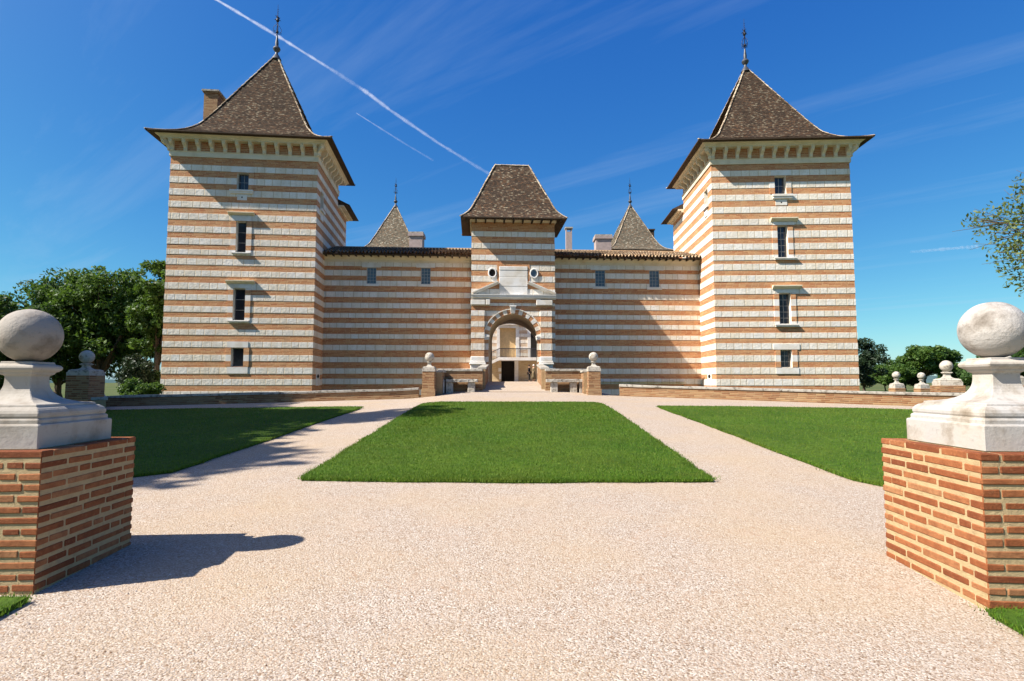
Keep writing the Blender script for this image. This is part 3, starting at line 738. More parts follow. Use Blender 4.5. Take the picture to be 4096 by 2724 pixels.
# front wall with the arch cut out: strips beside the opening, then the spandrels clipped to the arch
NA = 24
def arch_x(z):
    if z <= zsp: return aw
    return math.sqrt(max(0, aw*aw-(z-zsp)**2))
for (a, b, m, idx) in bandsP:
    off = REC if m else 0
    cuts = [a, b]+[zsp+aw*math.sin(math.pi/2*k/NA) for k in range(NA+1)]+[FLOOR-.3]
    cuts = sorted(c for c in set(cuts) if a <= c <= b)
    for za, zb in zip(cuts[:-1], cuts[1:]):
        if zb-za < 1e-4: continue
        if m == 0: va, vb = idx+.001+.998*(za-a)/(b-a), idx+.001+.998*(zb-a)/(b-a)
        else: va, vb = za, zb
        if zb <= FLOOR-.29 or za >= zsp+aw-1e-4:
            xs = [((px0+off, px0+off), (px1-off, px1-off))]
        else:
            A, B = arch_x(za), arch_x(zb); xs = [((px0+off, px0+off), (ax-A, ax-B)), ((ax+A, ax+B), (px1-off, px1-off))]
        for (l0, l1), (r0, r1) in xs:
            gd.face([(l0, off, za), (r0, off, za), (r1, off, zb), (l1, off, zb)], m, [(l0, va), (r0, va), (r1, vb), (l1, vb)])
panel(gd, (px1, 0), (px1, PD), bandsP, ()); panel(gd, (px0, PD), (px0, 0), bandsP, ())
gd.box(px0, ax-aw+.2, PD-.03, PD+.2, -2.6, p_top, 0); gd.box(ax+aw+.32, px1, PD-.03, PD+.3, -2.6, p_top, 0); gd.box(ax-aw, ax+aw, PD-.03, PD+.2, zsp+aw+.01, p_top, 0)
gd.build('wall', [WHITE, BRICK], gate)
# passage: jambs and vault (dark plaster), 8 m deep
ps = MB(); prof = [Vector((ax-aw, 0, FLOOR-.3)), Vector((ax-aw, 0, zsp))]+[Vector((ax-aw*math.cos(t), 0, zsp+aw*math.sin(t))) for t in [math.pi*k/24 for k in range(1, 24)]]+[Vector((ax+aw, 0, zsp)), Vector((ax+aw, 0, FLOOR-.3))]
ps.sweep([prof, [p+Vector((.32, 3.25, 0)) for p in prof]], 0, closed=False)
prof2 = [Vector((ax+.32+(p.x-ax)*1.35, 3.25, zsp+(p.z-zsp)*(1.15 if p.z > zsp else 1))) for p in prof]
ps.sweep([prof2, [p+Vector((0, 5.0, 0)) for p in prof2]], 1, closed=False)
ps.sweep([prof, [Vector((p.x, .9, p.z)) for p in prof2]], 1, closed=False) if False else None
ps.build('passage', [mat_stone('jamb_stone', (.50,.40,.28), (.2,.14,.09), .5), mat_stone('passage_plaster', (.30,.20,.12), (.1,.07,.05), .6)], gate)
# archivolt of alternating voussoirs
vo = MB(); NV = 21; ro = .34
for k in range(NV):
    t0, t1 = math.pi*k/NV, math.pi*(k+1)/NV
    mm = 0 if k % 2 == 0 else 1; dpt = .05 if mm == 0 else .038
    def ap(r, t, y): return Vector((ax-r*math.cos(t), y, zsp+r*math.sin(t)))
    tm = [t0+(t1-t0)*q/3 for q in range(4)]
    for q in range(3):
        a, b = tm[q], tm[q+1]
        vo.face([ap(aw, a, -dpt), ap(aw, b, -dpt), ap(aw+ro, b, -dpt), ap(aw+ro, a, -dpt)][::-1], mm, [(a, .2), (b, .2), (b, .6), (a, .6)])
        vo.face([ap(aw, a, -dpt), ap(aw, b, -dpt), ap(aw, b, .05), ap(aw, a, .05)], mm, [(0, .2), (.2, .2), (.2, .4), (0, .4)])
        vo.face([ap(aw+ro, a, -dpt-.05), ap(aw+ro, b, -dpt-.05), ap(aw+ro, b, .02), ap(aw+ro, a, .02)], 0, [(0, .2), (.2, .2), (.2, .4), (0, .4)])
        vo.face([ap(aw+ro-.06, a, -dpt-.05), ap(aw+ro-.06, b, -dpt-.05), ap(aw+ro, b, -dpt-.05), ap(aw+ro, a, -dpt-.05)], 0, [(0, .2), (.2, .2), (.2, .4), (0, .4)])
        vo.face([ap(aw+ro-.06, a, -dpt-.05), ap(aw+ro-.06, b, -dpt-.05), ap(aw+ro-.06, b, -dpt), ap(aw+ro-.06, a, -dpt)], 0, [(0, .2), (.2, .2), (.2, .4), (0, .4)])
vo.build('arch_ring', [mat_white_course('voussoir_stone', joints=False), mat_brick_course('voussoir_brick')], gate)
ks = MB(); kz0, kz1 = FP.z(2050, 1253), FP.z(2050, 1228)
ks.sweep([[Vector((ax+sx*w, y, z)) for sx, w in ((-1, w0), (1, w0))]+[Vector((ax+w0, .02, z)), Vector((ax-w0, .02, z))] for z, w0, y in ((kz0-.02, .13, -.12), (kz1, .18, -.2))])
ks.box(ax-.21, ax+.21, -.24, .02, kz1, kz1+.07); ks.build('keystone', PALE, gate, bevel=.01)
# imposts
zi0, zi1 = zsp-.12, zsp+.16
for sx in (-1, 1):
    im = MB(); a, b = sorted((ax+sx*(aw-.06), ax+sx*(aw+.37))); im.box(a, b, -.13, .3, zi1-.10, zi1); im.box(a+.02, b-.02, -.09, .3, zi0+.06, zi1-.1); im.box(a+.03, b-.03, -.06, .3, zi0, zi0+.06); im.build('impost', PALE, gate, bevel=.008)
# pilasters (striped, proud of the wall) with bases
zcap = FP.z(1900, 1241)
for sx, (a, b) in (( -1, (PX(1884, 1400), PX(1937.5, 1400))), (1, (PX(2161, 1400), PX(2207.5, 1400)))):
    pm = MB(); pr = -.17; top = zcap+.0; zb_ = FP.z(1900, 1426)
    for (za, zb, m, idx) in bandsP:
        lo, hi = max(za, zb_), min(zb, top)
        if hi-lo < .01: continue
        p = pr+(REC if m else 0); ins = REC if m else 0
        if m == 0: v0, v1 = idx+.3, idx+.7
        else: v0, v1 = lo, hi
        for Q in (((a+ins, p), (b-ins, p)), ((b-ins, p), (b-ins, .02)), ((a+ins, .02), (a+ins, p))):
            L = math.hypot(Q[1][0]-Q[0][0], Q[1][1]-Q[0][1]); pm.face([(*Q[0], lo), (*Q[1], lo), (*Q[1], hi), (*Q[0], hi)], m, [(0, v0), (L, v0), (L, v1), (0, v1)])
    pm.build('pilaster', [WHITE, BRICK], gate)
    bm_ = MB(); zb0 = FP.z(1900, 1478)
    bm_.box(a-.02, b+.02, pr-.02, .03, zb_-.28, zb_); bm_.box(a-.06, b+.06, pr-.07, .03, zb_-.40, zb_-.28); bm_.box(a-.10, b+.10, pr-.12, .03, zb_-.52, zb_-.40)
    bm_.box(a-.04, b+.04, pr-.05, .03, -2.4, zb_-.52)
    bm_.build('pilaster_base', PALE, gate, bevel=.03)
    ca = MB(); zt2 = FP.z(1900, 1211)
    ca.box(a-.03, b+.03, pr-.05, .03, zt2-.14, zt2+.17); ca.build('capital', PALE, gate, bevel=.02)
# small consoles, pediment cornice, raking cornices, tablet, oculi
zc_a, zc_b = FP.z(2050, 1198), FP.z(2050, 1184)
for cxp in (1951.5, 2153):
    cs_ = MB(); c = PX(cxp, 1210); cs_.box(c-.14, c+.14, -.22, .02, FP.z(2050, 1222), FP.z(2050, 1199)); cs_.build('console', PALE, gate, bevel=.03)
cr_ = MB(); e0, e1 = PX(1886, 1190), PX(2221, 1190)
pz = [(-0.0, zc_a-.0), (-.12, zc_a), (-.15, zc_a+.05), (-.25, zc_a+.10), (-.25, zc_a+.15), (-.29, zc_b+.02), (-.29, zc_b+.06), (0, zc_b+.06)]
cr_.sweep([[Vector((x, y, z)) for y, z in pz] for x in (e0-.02, e1+.02)]); cr_.build('pediment_cornice', PALE, gate)
zped = zc_b+.06
def rake(xa, za, xb, zb, name='raking_cornice'):
    m = MB(); A = Vector((xa, 0, za)); B = Vector((xb, 0, zb)); d = (B-A).normalized(); up = Vector((-d.z, 0, d.x)); up = up if up.z > 0 else -up
    prf = [(0, 0), (-.10, 0), (-.13, .05), (-.22, .09), (-.28, .12), (-.28, .17), (0, .17)]
    m.sweep([[P+Vector((0, y, 0))+up*z for y, z in prf] for P in (A, B)]); m.build(name, PALE, gate)
rake(PX(1892, 1185), zped-.02, tab0-.01, FP.z(2050, 1133)-.05); rake(PX(2218, 1185), zped-.02, tab1+.01, FP.z(2050, 1133)-.05)
tb_ = MB(); th_ = zt_tab-zped
for fa, fb, pj in ((0, .30, -.055), (.308, .62, -.066), (.628, .86, -.058), (.868, 1, -.075)): tb_.box(tab0, tab1, pj, .02, zped-.005+th_*fa, zped-.005+th_*fb)
tb_.box(tab0+.01, tab1-.01, -.03, .01, zped, zt_tab-.01); tb_.build('blank_tablet', PALE, gate, bevel=.02)
tf = MB(); w_ = .14
for a, b in ((tab0-w_, tab0-.004), (tab1+.004, tab1+w_)): tf.box(a, b, -.03, .02, FP.z(2050, 1133), zt_tab+.15)
tf.box(tab0-.006, tab1+.006, -.03, .02, zt_tab+.004, zt_tab+.15); tf.build('tablet_frame', BRICK, gate)
for cxp in (1969.5, 2136):
    ox = PX(cxp, 1093); oz = FP.z(2050, 1093); oc = MB(); N = 24
    bx0, bx1, bz0, bz1 = ox-.44, ox+.34, FP.z(2050, 1126.4), FP.z(2050, 1058.3)
    if cxp > 2050: bx0, bx1 = ox-.34, ox+.44
    def ring_(rx, rz, y): return [Vector((ox+rx*math.cos(2*math.pi*k/N), y, oz+rz*math.sin(2*math.pi*k/N))) for k in range(N)]
    oc.sweep([ring_(.20, .24, .02), ring_(.20, .24, -.07), ring_(.24, .285, -.085), ring_(.285, .33, -.065), ring_(.29, .335, .02)], 0, caps=False)
    ocu = oc.build('oculus', PALE, gate, smooth=True, autos=30)
    g = MB(); g.face(ring_(.205, .245, .012-.02)); g.build('pane', [LEADED if cxp > 2050 else VOID], ocu)  # left oculus: near-black sheet in place of its shaded inside
# cove and roof
cv = MB(); ze = EYE+10.42
cornice_ring(cv, px0, px1, 0, PD, [(0, p_top-.02), (.03, p_top-.02), (.06, p_top+(ze-p_top)*.4), (.20, p_top+(ze-p_top)*.75), (.36, ze-.05), (0, ze-.05)]); cv.build('cornice', CREAM, gate)
rprof = [(1, 0), (.88, .055), (.76, .125), (.68, .195), (.62, .27), (0, 1)]
pr = flared_roof(gate, (px0+px1)/2, PD/2, (px1-px0)/2+.66, PD/2+.80, ze, 4.25, ridge=1.12, courses=46, prof=rprof)
for i in range(11):
    xx = px0-.35+(px1-px0+.6)*i/10; rb = MB(); rb.box(xx, xx+.09, -.78, .1, ze-.2, ze-.075); rb.build('rafter_end', WOODD, pr)

# ------------------------------------------------------------------ rear towers, rear range with chimneys
def rear_tower(pxc, y0, zc, label, hw=3.9):
    x, f, u = ray(pxc, 816); X = x/f*zc; apex = EYE+22.6; eave = EYE+15.75
    root = empty('rear_tower', (X, zc, 0), R(3.7)); tag(root, label, 'tower', 'rear towers seen above the wings')
    zz = 3.0; bands = []; i = 0
    while zz < eave-.9: bands.append((zz, zz+.36, 0, i)); bands.append((zz+.36, zz+.73, 1, i+1)); zz += .73; i += 2
    mb = MB(); h = hw-.9
    for A, B in (((-h,-h),(h,-h)), ((h,-h),(h,h)), ((h,h),(-h,h)), ((-h,h),(-h,-h))): panel(mb, A, B, bands)
    mb.build('wall', [WHITE, BRICK], root)
    cb = MB(); cornice_ring(cb, -h, h, -h, h, [(0, zz-.02), (.1, zz), (.12, zz+.3), (.5, eave-.1), (.55, eave-.02), (0, eave-.02)]); cb.build('cornice', CREAM, root)
    rf = flared_roof(root, 0, 0, hw+.55, hw+.55, eave, apex-eave, courses=64, tile=TILEG); finial(rf, 0, 0, apex-.05, .95)
    return root
TILEG = mat_flat_tiles('grey_brown_flat_tiles', .17, (.085,.070,.05), (.165,.14,.10), (.38,.35,.27), (.20,.13,.08))
rear_tower(1582.5, 816, 71, 'rear tower roof seen over the left wing beside the gatehouse')
rear_tower(2520.5, 816, 71, 'rear tower roof seen over the right wing, a dark chimney behind it')
# courtyard range
FY = Frame(0, 64, R(3.7)); cy_root = empty('courtyard_range', (0, 64, 0), R(3.7)); tag(cy_root, 'sunlit rear range seen through the gate arch, with shuttered window and railed balcony', 'building')
bb = []; zz = FLOOR-.75; i = 0
while zz < EYE+12.2: bb.append((zz, zz+.36, 0, i)); bb.append((zz+.36, zz+.73, 1, i+1)); zz += .73; i += 2
CS = 1750; cz = lambda y: 1080+y/3.015
cxp = lambda x: 1750+x/3.015
def crect(x0, x1, y0, y1): return rect(FY, cxp(x0), cxp(x1), cz(y0), cz(y1))
dr = crect(770, 930, 1095, 1330); wn_r = crect(752, 945, 680, 1060)
slab_z1, slab_z0 = FY.z(2050, cz(1060)), FY.z(2050, cz(1095))
WASH = mat_brick_course('washed_courtyard_brick', .075, .4, ((.52,.30,.18),(.60,.40,.26),(.66,.50,.36)), (.66,.56,.42), .4)
TAN = mat_brick_course('tan_basement_brick', .075, .4, ((.40,.26,.13),(.50,.36,.20),(.56,.44,.28)), (.55,.46,.30), .4)
L0, L1 = -11.0, 11.5
mb = MB(); panel(mb, (L0, 0), (L1, 0), bb, [(wn_r[0]-L0, wn_r[1]-L0, slab_z1, wn_r[3])], z0=slab_z1)
b2 = [(FLOOR-.8, slab_z1, 1, 0)]; panel(mb, (L0, 0), (L1, 0), b2, [(dr[0]-L0, dr[1]-L0, FLOOR-.6, dr[3])], mats=(0, 2), depth=.6)
mb.build('wall', [WHITE, WASH, TAN], cy_root)
k = MB(); k.box(dr[0]-.2, dr[1]+.2, .61, .65, FLOOR-.6, dr[3]+.2); k.build('cellar_doorway_shade', VOID, cy_root)  # dark sheet for the shade inside the cellar doorway
k = MB(); k.box(dr[1]+.01, dr[1]+.42, -.05, .02, FLOOR-.6, slab_z0); k.box(dr[0]-.34, dr[0]-.01, -.04, .02, slab_z0-1.2, slab_z0-.8); k.box(dr[0]-.26, dr[0]-.01, -.04, .02, FLOOR+.3, FLOOR+.9); k.build('quoins', PALE, cy_root)
k = MB(); k.box(wn_r[0], wn_r[1], .28, .33, slab_z1, wn_r[3]); k.build('shutter', mat_plain('ochre_shutter', (.58,.40,.20), .8, var=.12), cy_root)
k = MB(); k.box(wn_r[0]-.35, wn_r[0]-.005, -.05, .02, slab_z1, wn_r[3]); k.box(wn_r[1]+.005, wn_r[1]+.38, -.05, .02, slab_z1, wn_r[3]); k.build('window_jambs', PALE, cy_root)
h_ = crect(705, 1000, 640, 662); k = MB(); k.box(h_[0], h_[1], -.45, .02, h_[2], h_[3]); k.box(h_[0]+.2, h_[1]-.2, -.2, .02, h_[2]-.35, h_[2]); k.build('window_hood', PALE, cy_root)
n_ = crect(1125, 1190, 690, 1060); k = MB(); k.box(n_[0], n_[1]+1.2, -.02, -.01, slab_z1, n_[3]); k.build('doorway_shade_panel', VOID, cy_root)  # doorway's inner shade as a flat near-black panel on the wall
k = MB(); k.box(n_[0]-.38, n_[0]-.01, -.05, .02, slab_z1, n_[3]); k.build('door_jamb', PALE, cy_root)
# balcony with stairs going down on the left
bx0, bx1 = crect(740, 1175, 1060, 1095)[:2]
k = MB(); k.box(bx0, bx1+1.5, -1.6, 0, slab_z0, slab_z1)
m_ = [Vector((bx0, y, z)) for y, z in ((-1.6, slab_z0), (0, slab_z0), (0, slab_z1), (-1.6, slab_z1))]
dx = bx0-FY.u(cxp(655), cz(1100)); m2 = [p-Vector((dx*1.9, 0, dx*1.9*.45)) for p in m_]; k.sweep([m2, m_]); bal = k.build('balcony', PALE, cy_root)
k = MB(); yr = -1.5; hr = FY.z(2050, cz(957))-slab_z1
for i in range(52):
    x = bx0-1.8+(bx1+1.5-bx0+1.8)*i/51; zb = slab_z1 if x > bx0 else slab_z1-(bx0-x)*.45; k.tube([(x, yr, zb), (x, yr, zb+hr)], .030, 4)
k.tube([(bx0-1.8, yr, slab_z1-.81+hr), (bx0, yr, slab_z1+hr), (bx1+1.5, yr, slab_z1+hr)], .045, 5); k.tube([(bx0-1.8, yr, slab_z1-.81+.12), (bx0, yr, slab_z1+.12), (bx1+1.5, yr, slab_z1+.12)], .018, 5)
k.build('railing', IRON, bal)
ztop_r = bb[-1][1]
k = MB()
for i in range(12):
    t0, t1 = i/12, (i+1)/12
    k.face([(L0, -.5+5*t0, ztop_r+1.9*t0+.03), (L1, -.5+5*t0, ztop_r+1.9*t0+.03), (L1, -.5+5*t1, ztop_r+1.9*t1), (L0, -.5+5*t1, ztop_r+1.9*t1)], 0, [(0, i+.01), (40, i+.01), (40, i+.99), (0, i+.99)])
k.face([(L0, 4.5, ztop_r+1.9), (L1, 4.5, ztop_r+1.9), (L1, 9, ztop_r), (L0, 9, ztop_r)], 0, [(0, 0), (40, 0), (40, 12), (0, 12)])
k.box(L0, L1, -.5, 9, ztop_r-.05, ztop_r-.01, 0)
k.build('roof', TILEG, cy_root)
k = MB(); k.box(L0, L0+.4, .3, 8.5, 0, ztop_r-.06); k.box(L1-.4, L1, .3, 8.5, 0, ztop_r-.06); k.box(L0+.4, L1-.4, 8.1, 8.5, 0, ztop_r-.06); k.build('outer_wall', WHITE, cy_root)
# chimneys of the rear range
CHM = mat_plain('pale_render_chimney', (.34,.27,.25), .9, var=.15, scale=3)
def chimney(px0_, px1_, pytop, Y, dep, name='chimney', hole=False, dark=False, flare=False):
    fr = Frame(0, Y, 0); a, b = fr.u(px0_, pytop+20), fr.u(px1_, pytop+20); zt = fr.z((px0_+px1_)/2, pytop)
    mb = MB(); zb = EYE+9
    c0, s0 = math.cos(-R(3.7)), math.sin(-R(3.7))
    M = Matrix.Rotation(-R(3.7), 4, 'Z') @ Matrix.Translation((0, -64, 0))
    mb.box(a, b, Y, Y+dep, zb, zt-.55 if hole else zt-.16, 0, M)
    if hole:
        mb.box(a, a+.12, Y, Y+dep, zt-.55, zt-.16, 0, M); mb.box(b-.12, b, Y, Y+dep, zt-.55, zt-.16, 0, M)
    if flare: mb.box(a-.14, b+.14, Y-.14, Y+dep+.14, zt-.5, zt-.16, 0, M)
    mb.box(a-.1, b+.1, Y-.1, Y+dep+.1, zt-.16, zt, 1, M)
    return mb.build(name, [WOODD if dark else CHM, WOODD if dark else COPING], cy_root)
chimney(1637, 1689, 927, 61.5+3.2, 1.6, flare=True)
chimney(2384, 2445, 938, 61.5+3.2, 1.6, flare=True)
chimney(2264, 2288, 908, 61.5+3.2, .7, hole=True)
chimney(2594, 2617, 916, 74, 1.0, dark=True)

# ------------------------------------------------------------------ terrain
CZ = [-50, 0, 4, 8, 12, 16, 20, 24, 26.3, 28, 29.2, 30, 33, 36.05, 60, 200]
CH = [-1.75, -1.56, -1.55, -1.40, -1.17, -.93, -.72, -.60, -.54, -.44, -.17, -.12, -.03, .05, .05, .05]
CH = [h+EYE for h in CH]
def side_drop(x):
    return np.where(x < 0, np.interp(-x, [0, 2.5, 4.7, 10, 18, 40, 90], [0, 0, -.20, -.33, -.47, -.6, -.7]), np.interp(x, [0, 2.5, 5.4, 10.6, 16, 40, 90], [0, 0, -.10, -.18, -.27, -.4, -.6]))
def H(x, y):
    x = np.asarray(x, float); y = np.asarray(y, float)
    s = np.clip((y-8)/16, 0, 1); s = s*s*(3-2*s)
    base = np.interp(y, CZ, CH); cap = np.interp(26.0, CZ, CH)
    # the ramp up to the bridge is only as wide as the bridge mouth
    w = np.clip((np.abs(x-.35)-4.0)/1.5, 0, 1)
    base = np.where(y > 26.0, base*(1-w)+cap*w, base)
    return base+side_drop(x)*s
def hz(x, y): return float(H(x, y))
LWALL = [(-4.3, 26.3), (-9.0, 25.9), (-17.6, 24.7)]; RWALL = [(5.0, 26.6), (10.3, 24.3), (17.2, 21.3)]
def wall_y(x):
    x = np.asarray(x, float)
    return np.interp(x, [-60, -17.6, -9.0, -4.3, -3.4, 3.9, 5.0, 10.3, 17.2, 60], [24.7, 24.7, 25.9, 26.3, 29.0, 29.0, 26.6, 24.3, 21.3, 21.3])
def ground_z(x, y):
    h = H(x, y); my = wall_y(x)
    inm = (y > my+.15) & (y < 62) & (np.abs(x) < 27) & ~((y > 39) & (np.abs(x) < 12))
    court = (y > 39) & (np.abs(x) < 12)
    far = np.clip((np.hypot(x, y-30)-60)/200, 0, 1)
    z = h+far*(0.25-h)
    z = np.where(inm, -2.4, z); return np.where(court, FLOOR-.01, z)
def grid_sheet(name, xs, ys, zf, mat, dz=0.0):
    X, Y = np.meshgrid(xs, ys); Z = zf(X, Y)+dz; V = np.stack([X.ravel(), Y.ravel(), Z.ravel()], 1)
    nx, ny = len(xs), len(ys); i = np.arange(nx-1); j = np.arange(ny-1); I, J = np.meshgrid(i, j); a = (J*nx+I).ravel()
    F = np.stack([a, a+1, a+nx+1, a+nx], 1); return arr_mesh(name, V, F, mat, smooth=False)
def spaced(lo, hi, near_lo, near_hi, step, grow=1.35):
    m = list(np.arange(near_lo, near_hi+1e-6, step)); s = step; v = near_lo
    left = []
    while v > lo: s *= grow; v -= s; left.append(max(v, lo))
    s = step; v = m[-1]; right = []
    while v < hi: s *= grow; v += s; right.append(min(v, hi))
    return np.array(left[::-1]+m+right)
def mat_meadow():
    t = NT('dry_meadow', .95, .1); P = t.pos(); n = t.noise(P, .05, 5, .6); n2 = t.noise(P, 2.0, 4, .7)
    c = t.mix(t.rng(n, .4, .65), (.055,.085,.025), (.13,.12,.05)); c = t.mix(t.rng(n2, .4, .7, 0, .5), c, (.03,.045,.015)); return t.fin(c, t.bump(n2, .05, .8))
g = grid_sheet('ground', spaced(-4000, 4000, -28, 28, .7), spaced(-200, 6000, 20, 64, .7), ground_z, mat_meadow(), -.10); tag(g, kind='structure')
GRAV = mat_gravel()
# gravel forecourt, following the slope up to the low walls
def forecourt():
    xs = np.linspace(-17.4, 17.0, 120); T = np.linspace(0, 1, 90)
    V = []
    for t in T:
        for x in xs:
            y1 = float(wall_y(x))+.1; y = -4+(y1+4)*t; V.append((x, y, hz(x, y)))
    nx = len(xs); i = np.arange(nx-1); j = np.arange(len(T)-1); I, J = np.meshgrid(i, j); a = (J*nx+I).ravel()
    return arr_mesh('gravel_forecourt', V, np.stack([a, a+1, a+nx+1, a+nx], 1), GRAV, smooth=True)
tag(forecourt(), kind='structure')
cyd = grid_sheet('courtyard_ground', np.linspace(-11, 12, 10), np.linspace(39, 66, 14), lambda x, y: np.full_like(x, FLOOR)+0*y, GRAV, .004); tag(cyd, kind='structure')

# ------------------------------------------------------------------ lawns
def mat_lawn():
    t = NT('lawn_turf', .9, .15); P = t.pos(); a = t.noise(P, .7, 4, .6); b = t.noise(P, 9, 4, .7)
    c = t.mix(t.rng(a, .35, .65), (.040,.085,.006), (.070,.120,.010)); c = t.mix(t.rng(b, .4, .7, 0, .7), c, (.015,.035,.006)); return t.fin(c, t.bump(b, .03, 1))
def mat_grass():
    t = NT('grass_blades', .6, .25); g = t.n('ShaderNodeNewGeometry').outputs['Random Per Island']; P = t.pos()
    a = t.noise(P, .6, 4, .6); st = t.noise(P, 3.0, 3, .6)
    c = t.ramp(g, [(0, (.042,.115,.006)), (.5, (.078,.180,.009)), (.85, (.120,.215,.015)), (1, (.23,.25,.04))])
    c = t.mix(t.rng(a, .42, .66, 0, .65), c, (.135,.165,.018)); c = t.mix(t.rng(t.noise(P, 1.9, 5, .7), .56, .72, 0, .55), c, (.16,.15,.035)); c = t.mix(t.rng(st, .5, .75, 0, .45), c, (.025,.070,.006)); t.fin(c)
    tr = t.n('ShaderNodeBsdfTranslucent', Color=t.mix(.5, c, (.10,.20,.01))); ms = t.n('ShaderNodeMixShader', i0=.3)
    t.t.links.new(t.b.outputs[0], ms.inputs[1]); t.t.links.new(tr.outputs[0], ms.inputs[2]); t.t.links.new(ms.outputs[0], t.out.inputs[0]); return t.m
TURF, BLADE = mat_lawn(), mat_grass()
def inside(poly, x, y):
    c = np.zeros(len(x), bool); n = len(poly)
    for i in range(n):
        x0, y0 = poly[i]; x1, y1 = poly[(i+1) % n]
        k = ((y0 > y) != (y1 > y)); xx = x0+(x1-x0)*(y-y0)/((y1-y0) if y1 != y0 else 1e-9); c ^= k & (x < xx)
    return c
def lawn(poly, n, seed, hgt=(.022, .048), wide=.010, near=None, thick=.04):
    from mathutils.geometry import tessellate_polygon
    # base sheet: clipped grid following the slope
    bm = bmesh.new(); xs0, xs1 = min(p[0] for p in poly), max(p[0] for p in poly); ys0, ys1 = min(p[1] for p in poly), max(p[1] for p in poly)
    dense = []
    rr = np.random.default_rng(seed)
    for (a, b) in zip(poly, poly[1:]+poly[:1]):
        m = max(1, int(math.hypot(b[0]-a[0], b[1]-a[1])/.35))
        for k in range(m):
            dense.append((a[0]+(b[0]-a[0])*k/m+rr.uniform(-.02, .02), a[1]+(b[1]-a[1])*k/m+rr.uniform(-.02, .02)))
    vs = [bm.verts.new((x, y, 0)) for x, y in dense]; bm.faces.new(vs)
    bmesh.ops.triangulate(bm, faces=bm.faces[:])
    for y in np.arange(math.ceil(ys0), ys1, 1.0):
        bmesh.ops.bisect_plane(bm, geom=bm.verts[:]+bm.edges[:]+bm.faces[:], plane_co=(0, y, 0), plane_no=(0, 1, 0))
    for x in np.arange(math.ceil(xs0), xs1, 2.0):
        bmesh.ops.bisect_plane(bm, geom=bm.verts[:]+bm.edges[:]+bm.faces[:], plane_co=(x, 0, 0), plane_no=(1, 0, 0))
    for v in bm.verts: v.co.z = hz(v.co.x, v.co.y)+.004
    ex = bmesh.ops.extrude_face_region(bm, geom=bm.faces[:]); 
    for v in ex['geom']:
        if isinstance(v, bmesh.types.BMVert): v.co.z += thick
    bmesh.ops.recalc_face_normals(bm, faces=bm.faces[:])
    me = bpy.data.meshes.new('lawn'); bm.to_mesh(me); bm.free(); me.materials.append(TURF)
    o = bpy.data.objects.new('lawn', me); COL.objects.link(o); tag(o, kind='structure')
    # blades, denser towards the camera
    P = np.zeros((0, 2))
    while len(P) < n:
        x = rr.uniform(xs0-.03, xs1+.03, n); y = ys0+(ys1-ys0+.05)*rr.random(n)**1.7; k = inside(dense, x, y); P = np.concatenate([P, np.stack([x[k], y[k]], 1)])
    P = P[:n]
    # extra fringe along the edges
    E = []
    for (a, b) in zip(dense, dense[1:]+dense[:1]):
        L = math.hypot(b[0]-a[0], b[1]-a[1]); ym = (a[1]+b[1])/2
        m = int(L*(420 if ym < 12 else 170))
        t = rr.random(m); E.append(np.stack([a[0]+(b[0]-a[0])*t+rr.normal(0, .026, m)*(1+1.6*(rr.random(m) > .88)), a[1]+(b[1]-a[1])*t+rr.normal(0, .026, m)*(1+1.6*(rr.random(m) > .88))], 1))
    P = np.concatenate([P]+E); N = len(P)
    d = np.maximum(1, P[:, 1]/9.0)
    h = rr.uniform(hgt[0], hgt[1], N)*(1+.35*(rr.random(N) > .93)); w = wide*d*rr.uniform(.7, 1.3, N); a = rr.uniform(0, 2*math.pi, N); ln = rr.normal(0, .35, (N, 2))
    z = H(P[:, 0], P[:, 1])+thick*.7
    ca, sa = np.cos(a)*w/2, np.sin(a)*w/2
    v0 = np.stack([P[:, 0]-ca, P[:, 1]-sa, z], 1); v1 = np.stack([P[:, 0]+ca, P[:, 1]+sa, z], 1); v2 = np.stack([P[:, 0]+ln[:, 0]*h, P[:, 1]+ln[:, 1]*h, z+h], 1)
    V = np.stack([v0, v1, v2], 1).reshape(-1, 3); F = np.arange(3*N).reshape(-1, 3)
    return arr_mesh('grass', V, F, BLADE)
def rounded(c0, c1): pass
tag(lawn([(-2.98, 8.15), (0, 8.02), (2.82, 8.08), (2.86, 10), (3.0, 15), (3.08, 19.6), (2.9, 20.0), (-2.9, 20.1), (-3.12, 19.8), (-3.05, 14), (-3.0, 10)], 150000, 1), 'sunlit green lawn in the middle of the gravel forecourt', 'grass', kind='stuff')
tag(lawn([(5.05, 7.75), (14, 7.75), (16.6, 9), (16.8, 18.2), (12, 19.4), (7.5, 19.5), (5.0, 19.3), (4.82, 18.9), (4.80, 10), (4.82, 8.2)], 150000, 2), 'sunlit green lawn behind the right ball pier', 'grass', kind='stuff')
tag(lawn([(-5.1, 8.7), (-5.6, 8.3), (-7, 8.15), (-16.5, 8.3), (-17.0, 9.5), (-17.1, 21.0), (-12, 21.5), (-6.0, 20.6), (-5.3, 20.2), (-5.2, 19.4), (-5.05, 12)], 120000, 3), 'dark tree shaded lawn behind the left ball pier', 'grass', kind='stuff')
tag(lawn([(-3.42, 4.12), (-3.38, 3.7), (-3.3, 3.0), (-3.25, 1.5), (-7, 1.5), (-7, 4.25)], 14000, 4, (.015, .045), .008), 'grass tuft patch at the foot of the left ball pier', 'grass', kind='stuff')
tag(lawn([(3.16, 3.90), (3.12, 3.5), (3.05, 2.8), (3.0, 1.5), (7, 1.5), (7, 3.93)], 14000, 5, (.015, .045), .008), 'grass tuft patch at the foot of the right ball pier', 'grass', kind='stuff')

